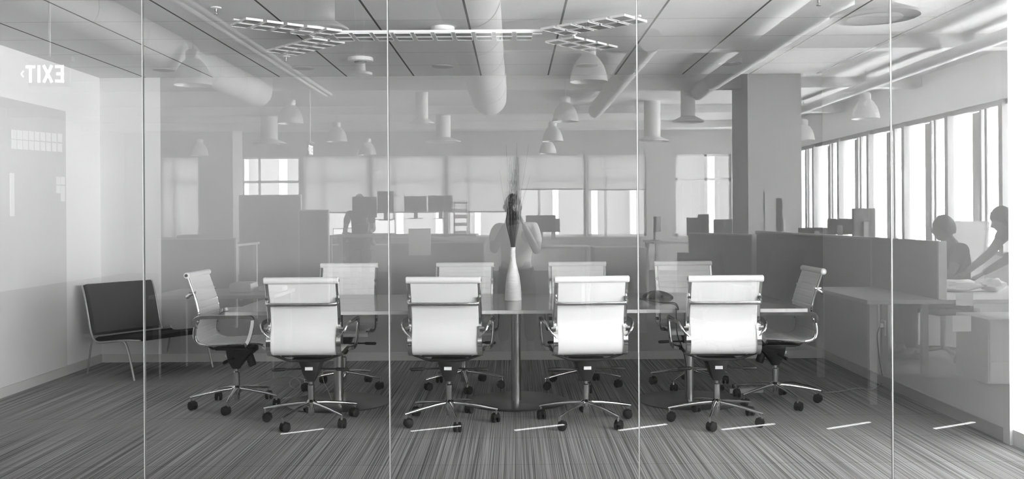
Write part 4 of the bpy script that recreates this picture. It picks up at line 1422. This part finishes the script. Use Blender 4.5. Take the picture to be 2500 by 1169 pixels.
def person(label, J, facing, shirt, pants, sleeves='short', standing=True, hair='short', glasses=False, curl=.6):
    """J: joints dict with world positions: pelvis, chest, neck, head, shL, elL, wrL, shR, elR, wrR, hipL, knL, anL, hipR, knR, anR"""
    base = Vector((J['pelvis'][0], J['pelvis'][1], 0))
    J = {k_: Vector(v) - base for k_, v in J.items()}
    e = empty('person', base, 0, label, 'person')
    fw = Vector(facing).normalized()
    side = Vector((fw.y, -fw.x, 0)).normalized()
    v = {'pelvis': (J['pelvis'], (.15, .105)), 'waist': (J['pelvis'].lerp(J['chest'], .45), (.135, .095)), 'chest': (J['chest'], (.155, .11)), 'nb': (J['chest'].lerp(J['neck'], .7), (.075, .07)), 'neck': (J['neck'], .052), 'hb': (J['neck'].lerp(J['head'], .55), .05)}
    ed = [('pelvis', 'waist'), ('waist', 'chest'), ('chest', 'nb'), ('nb', 'neck'), ('neck', 'hb')]
    for s_ in 'LR':
        v['sh' + s_] = (J['sh' + s_], .062)
        v['el' + s_] = (J['el' + s_], .042)
        v['fa' + s_] = (J['el' + s_].lerp(J['wr' + s_], .35), .041)
        v['wr' + s_] = (J['wr' + s_], .027)
        ed += [('chest', 'sh' + s_), ('sh' + s_, 'el' + s_), ('el' + s_, 'fa' + s_), ('fa' + s_, 'wr' + s_)]
        v['hip' + s_] = (J['hip' + s_], .092)
        v['kn' + s_] = (J['kn' + s_], .058)
        v['cf' + s_] = (J['kn' + s_].lerp(J['an' + s_], .3), .058)
        v['an' + s_] = (J['an' + s_], .038)
        v['ft' + s_] = (J['an' + s_] + fw * .09 + Vector((0, 0, -.045)), (.042, .03))
        v['to' + s_] = (J['an' + s_] + fw * .17 + Vector((0, 0, -.055)), (.038, .022))
        ed += [('pelvis', 'hip' + s_), ('hip' + s_, 'kn' + s_), ('kn' + s_, 'cf' + s_), ('cf' + s_, 'an' + s_), ('an' + s_, 'ft' + s_), ('ft' + s_, 'to' + s_)]
    body = MB()
    V, Fc = skin_tree('body', v, ed, 'pelvis', M['skin'])
    body.add(V, Fc)
    head_mesh(body, J['head'], fw)
    for s_, sg in (('L', -1), ('R', 1)):
        # hand: flattened palm, four fingers and a thumb
        wr, el = J['wr' + s_], J['el' + s_]
        d = (wr - el).normalized()
        nrm = d.cross(Vector((0, 0, 1)))
        if nrm.length < .2:
            nrm = side.copy()
        nrm.normalize()
        up_ = nrm.cross(d).normalized()
        pc = wr + d * .05
        body.tube([wr - d * .01, wr + d * .03, wr + d * .065, wr + d * .088], .026, 10, flat=.5, scales=[.9, 1.25, 1.5, 1.4])
        for i, (off, ln) in enumerate(((-.028, .062), (-.0095, .074), (.0095, .070), (.028, .055))):
            b0 = wr + d * .083 + nrm * off
            k1 = b0 + d * ln * .5 - up_ * ln * .12 * curl * 2
            k2 = k1 + d * ln * .32 - up_ * ln * .45 * curl
            k3 = k2 + d * ln * .12 - up_ * ln * .35 * curl
            body.tube([b0, k1, k2, k3], .0085, 8, scales=[1, .95, .85, .6])
        t0 = wr + d * .028 - nrm * .026 * sg * -1
        body.tube([t0, t0 + (d * .5 + nrm * sg * .8) * .035, t0 + (d * .9 + nrm * sg * .75) * .055, t0 + (d * 1.1 + nrm * sg * .6) * .07], .010, 8, scales=[1.2, 1, .9, .6])
    body.build('body', M['skin'], e)
    # shirt
    g = 1.10
    sv = {k_: v[k_] for k_ in ('pelvis', 'waist', 'chest', 'nb')}
    sv = {k_: (p, tuple(r * g for r in rr)) for k_, (p, rr) in sv.items()}
    sv['pelvis'] = (J['pelvis'] + Vector((0, 0, -.02 if standing else .03)), (.172, .13))
    se = [('pelvis', 'waist'), ('waist', 'chest'), ('chest', 'nb')]
    for s_ in 'LR':
        sv['sh' + s_] = (J['sh' + s_], .073)
        if sleeves == 'short':
            sv['sl' + s_] = (J['sh' + s_].lerp(J['el' + s_], .72), .062)
            se += [('chest', 'sh' + s_), ('sh' + s_, 'sl' + s_)]
        else:
            sv['el' + s_] = (J['el' + s_], .052)
            sv['wr' + s_] = (J['el' + s_].lerp(J['wr' + s_], .93), .036)
            se += [('chest', 'sh' + s_), ('sh' + s_, 'el' + s_), ('el' + s_, 'wr' + s_)]
    V, Fc = skin_tree('shirt', sv, se, 'chest', shirt)
    MB().add(V, Fc).build('shirt', shirt, e)
    tv = {'pelvis': (J['pelvis'] + Vector((0, 0, -.03)), (.165, .12))}
    te = []
    for s_ in 'LR':
        tv['hip' + s_] = (J['hip' + s_], .103)
        tv['kn' + s_] = (J['kn' + s_], .072)
        tv['an' + s_] = (J['kn' + s_].lerp(J['an' + s_], .95), .058)
        te += [('pelvis', 'hip' + s_), ('hip' + s_, 'kn' + s_), ('kn' + s_, 'an' + s_)]
        an = J['an' + s_]
        MB().tube([an + Vector((0, 0, -.03)) - fw * .04, an + fw * .05 + Vector((0, 0, -.038)), an + fw * .13 + Vector((0, 0, -.052)), an + fw * .20 + Vector((0, 0, -.056))], .045, 12, flat=.75, scales=[.9, 1.05, 1.0, .6]).build('shoe', M['black'], e)
    V, Fc = skin_tree('trousers', tv, te, 'pelvis', pants)
    MB().add(V, Fc).build('trousers', pants, e)
    # hair cap
    hm = MB()
    f = fw
    up = Vector((0, 0, 1))
    up = (up - f * up.dot(f)).normalized()
    r = f.cross(up)
    V, Fc = [], []
    for i in range(11):
        ph_ = PI * .62 * i / 10
        for k_ in range(24):
            a = 2 * PI * k_ / 24
            lim = 1.0
            y = math.sin(a)
            pp_ = ph_ * (1.0 if y < .25 else 1.0 - .42 * (y - .25) / .75)
            x_, y_, z_ = math.sin(pp_) * math.cos(a), math.sin(pp_) * math.sin(a), math.cos(pp_)
            q_ = 1.0 + .02 * math.sin(7 * a + 3 * i)
            V.append(J['head'] + r * x_ * .085 * q_ + f * (y_ * .106 * q_ - .006) + up * (z_ * .128 * q_))
    for i in range(10):
        for k_ in range(24):
            Fc.append((i * 24 + k_, i * 24 + (k_ + 1) % 24, (i + 1) * 24 + (k_ + 1) % 24, (i + 1) * 24 + k_))
    Fc.append(tuple(240 + k_ for k_ in range(24))[::-1])
    hm.add(V, Fc)
    hm.build('hair', M['hair'], e)
    if glasses:
        gm = MB()
        for sx in (-1, 1):
            cc_ = J['head'] + f * .102 + r * sx * .034 + up * .012
            ring = [cc_ + r * .024 * math.cos(2 * PI * i / 16) + up * .018 * math.sin(2 * PI * i / 16) for i in range(16)]
            gm.tube(ring, .003, 6, closed=True)
            gm.tube([cc_ + r * sx * .024, J['head'] + r * sx * .082 + up * .015 - f * .01], .002, 6)
        gm.build('glasses', M['black'], e)
    return e


# the photographer, standing right behind the camera
hx = 0.0
Yp = -GD - .20
person('person standing and photographing through the glass, pale short-sleeved shirt, dark trousers, dark hair',
       dict(pelvis=(hx + .02, Yp - .10, .80), chest=(hx + .02, Yp - .06, 1.13), neck=(hx, Yp - .01, 1.31), head=(hx - .01, Yp + .02, 1.435),
            shL=(hx - .17, Yp - .03, 1.235), elL=(hx - .20, Yp + .10, 1.0), wrL=(hx - .08, Yp + .12, 1.27),
            shR=(hx + .20, Yp - .05, 1.225), elR=(hx + .225, Yp + .10, 0.99), wrR=(hx + .09, Yp + .12, 1.27),
            hipL=(hx - .08, Yp - .10, .74), knL=(hx - .10, Yp - .06, .42), anL=(hx - .11, Yp - .12, .085),
            hipR=(hx + .12, Yp - .10, .74), knR=(hx + .15, Yp - .08, .42), anR=(hx + .16, Yp - .13, .085)),
       (0, 1, -.05), M['shirt'], M['trousers'])
e = empty('photo_camera', (0, Yp + .13, 1.35), 0, 'black photo camera held up to the face of the person reflected behind the twigs', 'camera')
MB().box((-.07, -.035, -.045), (.07, .015, .045), bev=.008).build('camera_body', M['black'], e)
MB().lathe([(0, 0), (.032, 0), (.034, .02), (.034, .035), (.028, .035), (.024, .02), (0, .02)], 24, Matrix.Translation((0, .012, 0)) @ Matrix.Rotation(-PI / 2, 4, 'X')).build('lens', M['dark'], e)
# the seated person with glasses by the window wall
hp = ref(2303, 558, 8.7)
person('seated person with glasses and dark shirt, in profile by the window wall',
       dict(pelvis=(hp.x + .10, hp.y, .56), chest=(hp.x + .10, hp.y, .93), neck=(hp.x + .05, hp.y, 1.10), head=(hp.x, hp.y, hp.z + .0),
            shL=(hp.x + .08, hp.y - .19, 1.04), elL=(hp.x - .05, hp.y - .24, .80), wrL=(hp.x - .30, hp.y - .12, .80),
            shR=(hp.x + .08, hp.y + .19, 1.04), elR=(hp.x - .05, hp.y + .24, .80), wrR=(hp.x - .30, hp.y + .12, .80),
            hipL=(hp.x + .05, hp.y - .09, .55), knL=(hp.x - .36, hp.y - .12, .54), anL=(hp.x - .36, hp.y - .12, .085),
            hipR=(hp.x + .05, hp.y + .09, .55), knR=(hp.x - .36, hp.y + .12, .54), anR=(hp.x - .36, hp.y + .12, .085)),
       (-1, 0, -.05), M['darkshirt'], M['trousers'], standing=False, glasses=True)
# the leaning person at the window frame
hp = ref(2447, 532, 8.3)
person('person leaning in at the bright window frame, dark hair and dark shirt',
       dict(pelvis=(hp.x + .34, hp.y, .92), chest=(hp.x + .20, hp.y, 1.24), neck=(hp.x + .07, hp.y, 1.30), head=(hp.x, hp.y, hp.z - .02),
            shL=(hp.x + .18, hp.y - .19, 1.26), elL=(hp.x + .02, hp.y - .22, 1.0), wrL=(hp.x - .24, hp.y - .16, .82),
            shR=(hp.x + .18, hp.y + .19, 1.26), elR=(hp.x + .02, hp.y + .22, 1.0), wrR=(hp.x - .24, hp.y + .12, .82),
            hipL=(hp.x + .36, hp.y - .10, .86), knL=(hp.x + .33, hp.y - .12, .47), anL=(hp.x + .38, hp.y - .12, .085),
            hipR=(hp.x + .36, hp.y + .10, .86), knR=(hp.x + .30, hp.y + .12, .47), anR=(hp.x + .32, hp.y + .12, .085)),
       (-1, 0, -.35), M['darkshirt'], M['trousers'])
# the seated worker at the lit monitors
hp = ref(871, 545, 18.8)
person('seated worker seen from behind before two lit monitors, arms out, dark shirt',
       dict(pelvis=(hp.x, hp.y + .05, .52), chest=(hp.x, hp.y + .02, .88), neck=(hp.x, hp.y, 1.05), head=(hp.x, hp.y, hp.z),
            shL=(hp.x - .20, hp.y, 1.0), elL=(hp.x - .34, hp.y - .10, .80), wrL=(hp.x - .30, hp.y - .36, .80),
            shR=(hp.x + .20, hp.y, 1.0), elR=(hp.x + .34, hp.y - .10, .80), wrR=(hp.x + .22, hp.y - .36, .80),
            hipL=(hp.x - .10, hp.y, .50), knL=(hp.x - .13, hp.y - .42, .50), anL=(hp.x - .13, hp.y - .42, .085),
            hipR=(hp.x + .10, hp.y, .50), knR=(hp.x + .13, hp.y - .42, .50), anR=(hp.x + .13, hp.y - .42, .085)),
       (0, -1, -.02), M['darkshirt'], M['trousers'], standing=False)
hp = ref(877, 474, 16.4)
person('person standing behind the centre monitors, only the dark-haired head showing',
       dict(pelvis=(hp.x, hp.y - .02, .93), chest=(hp.x, hp.y - .02, 1.30), neck=(hp.x, hp.y, 1.49), head=(hp.x, hp.y, 1.62),
            shL=(hp.x - .19, hp.y, 1.42), elL=(hp.x - .25, hp.y, 1.12), wrL=(hp.x - .2, hp.y + .2, 1.08),
            shR=(hp.x + .19, hp.y, 1.42), elR=(hp.x + .25, hp.y, 1.12), wrR=(hp.x + .2, hp.y + .2, 1.08),
            hipL=(hp.x - .09, hp.y, .88), knL=(hp.x - .10, hp.y + .02, .48), anL=(hp.x - .10, hp.y - .03, .085),
            hipR=(hp.x + .09, hp.y, .88), knR=(hp.x + .10, hp.y + .02, .48), anR=(hp.x + .10, hp.y - .03, .085)),
       (0, 1, -.02), M['darkshirt'], M['trousers'])
task_chair(Vector((rx(871, 18.8), 4.5 - 18.8 + .05, 0)), PI, 'dark task chair under the seated worker at the lit monitors', .85)
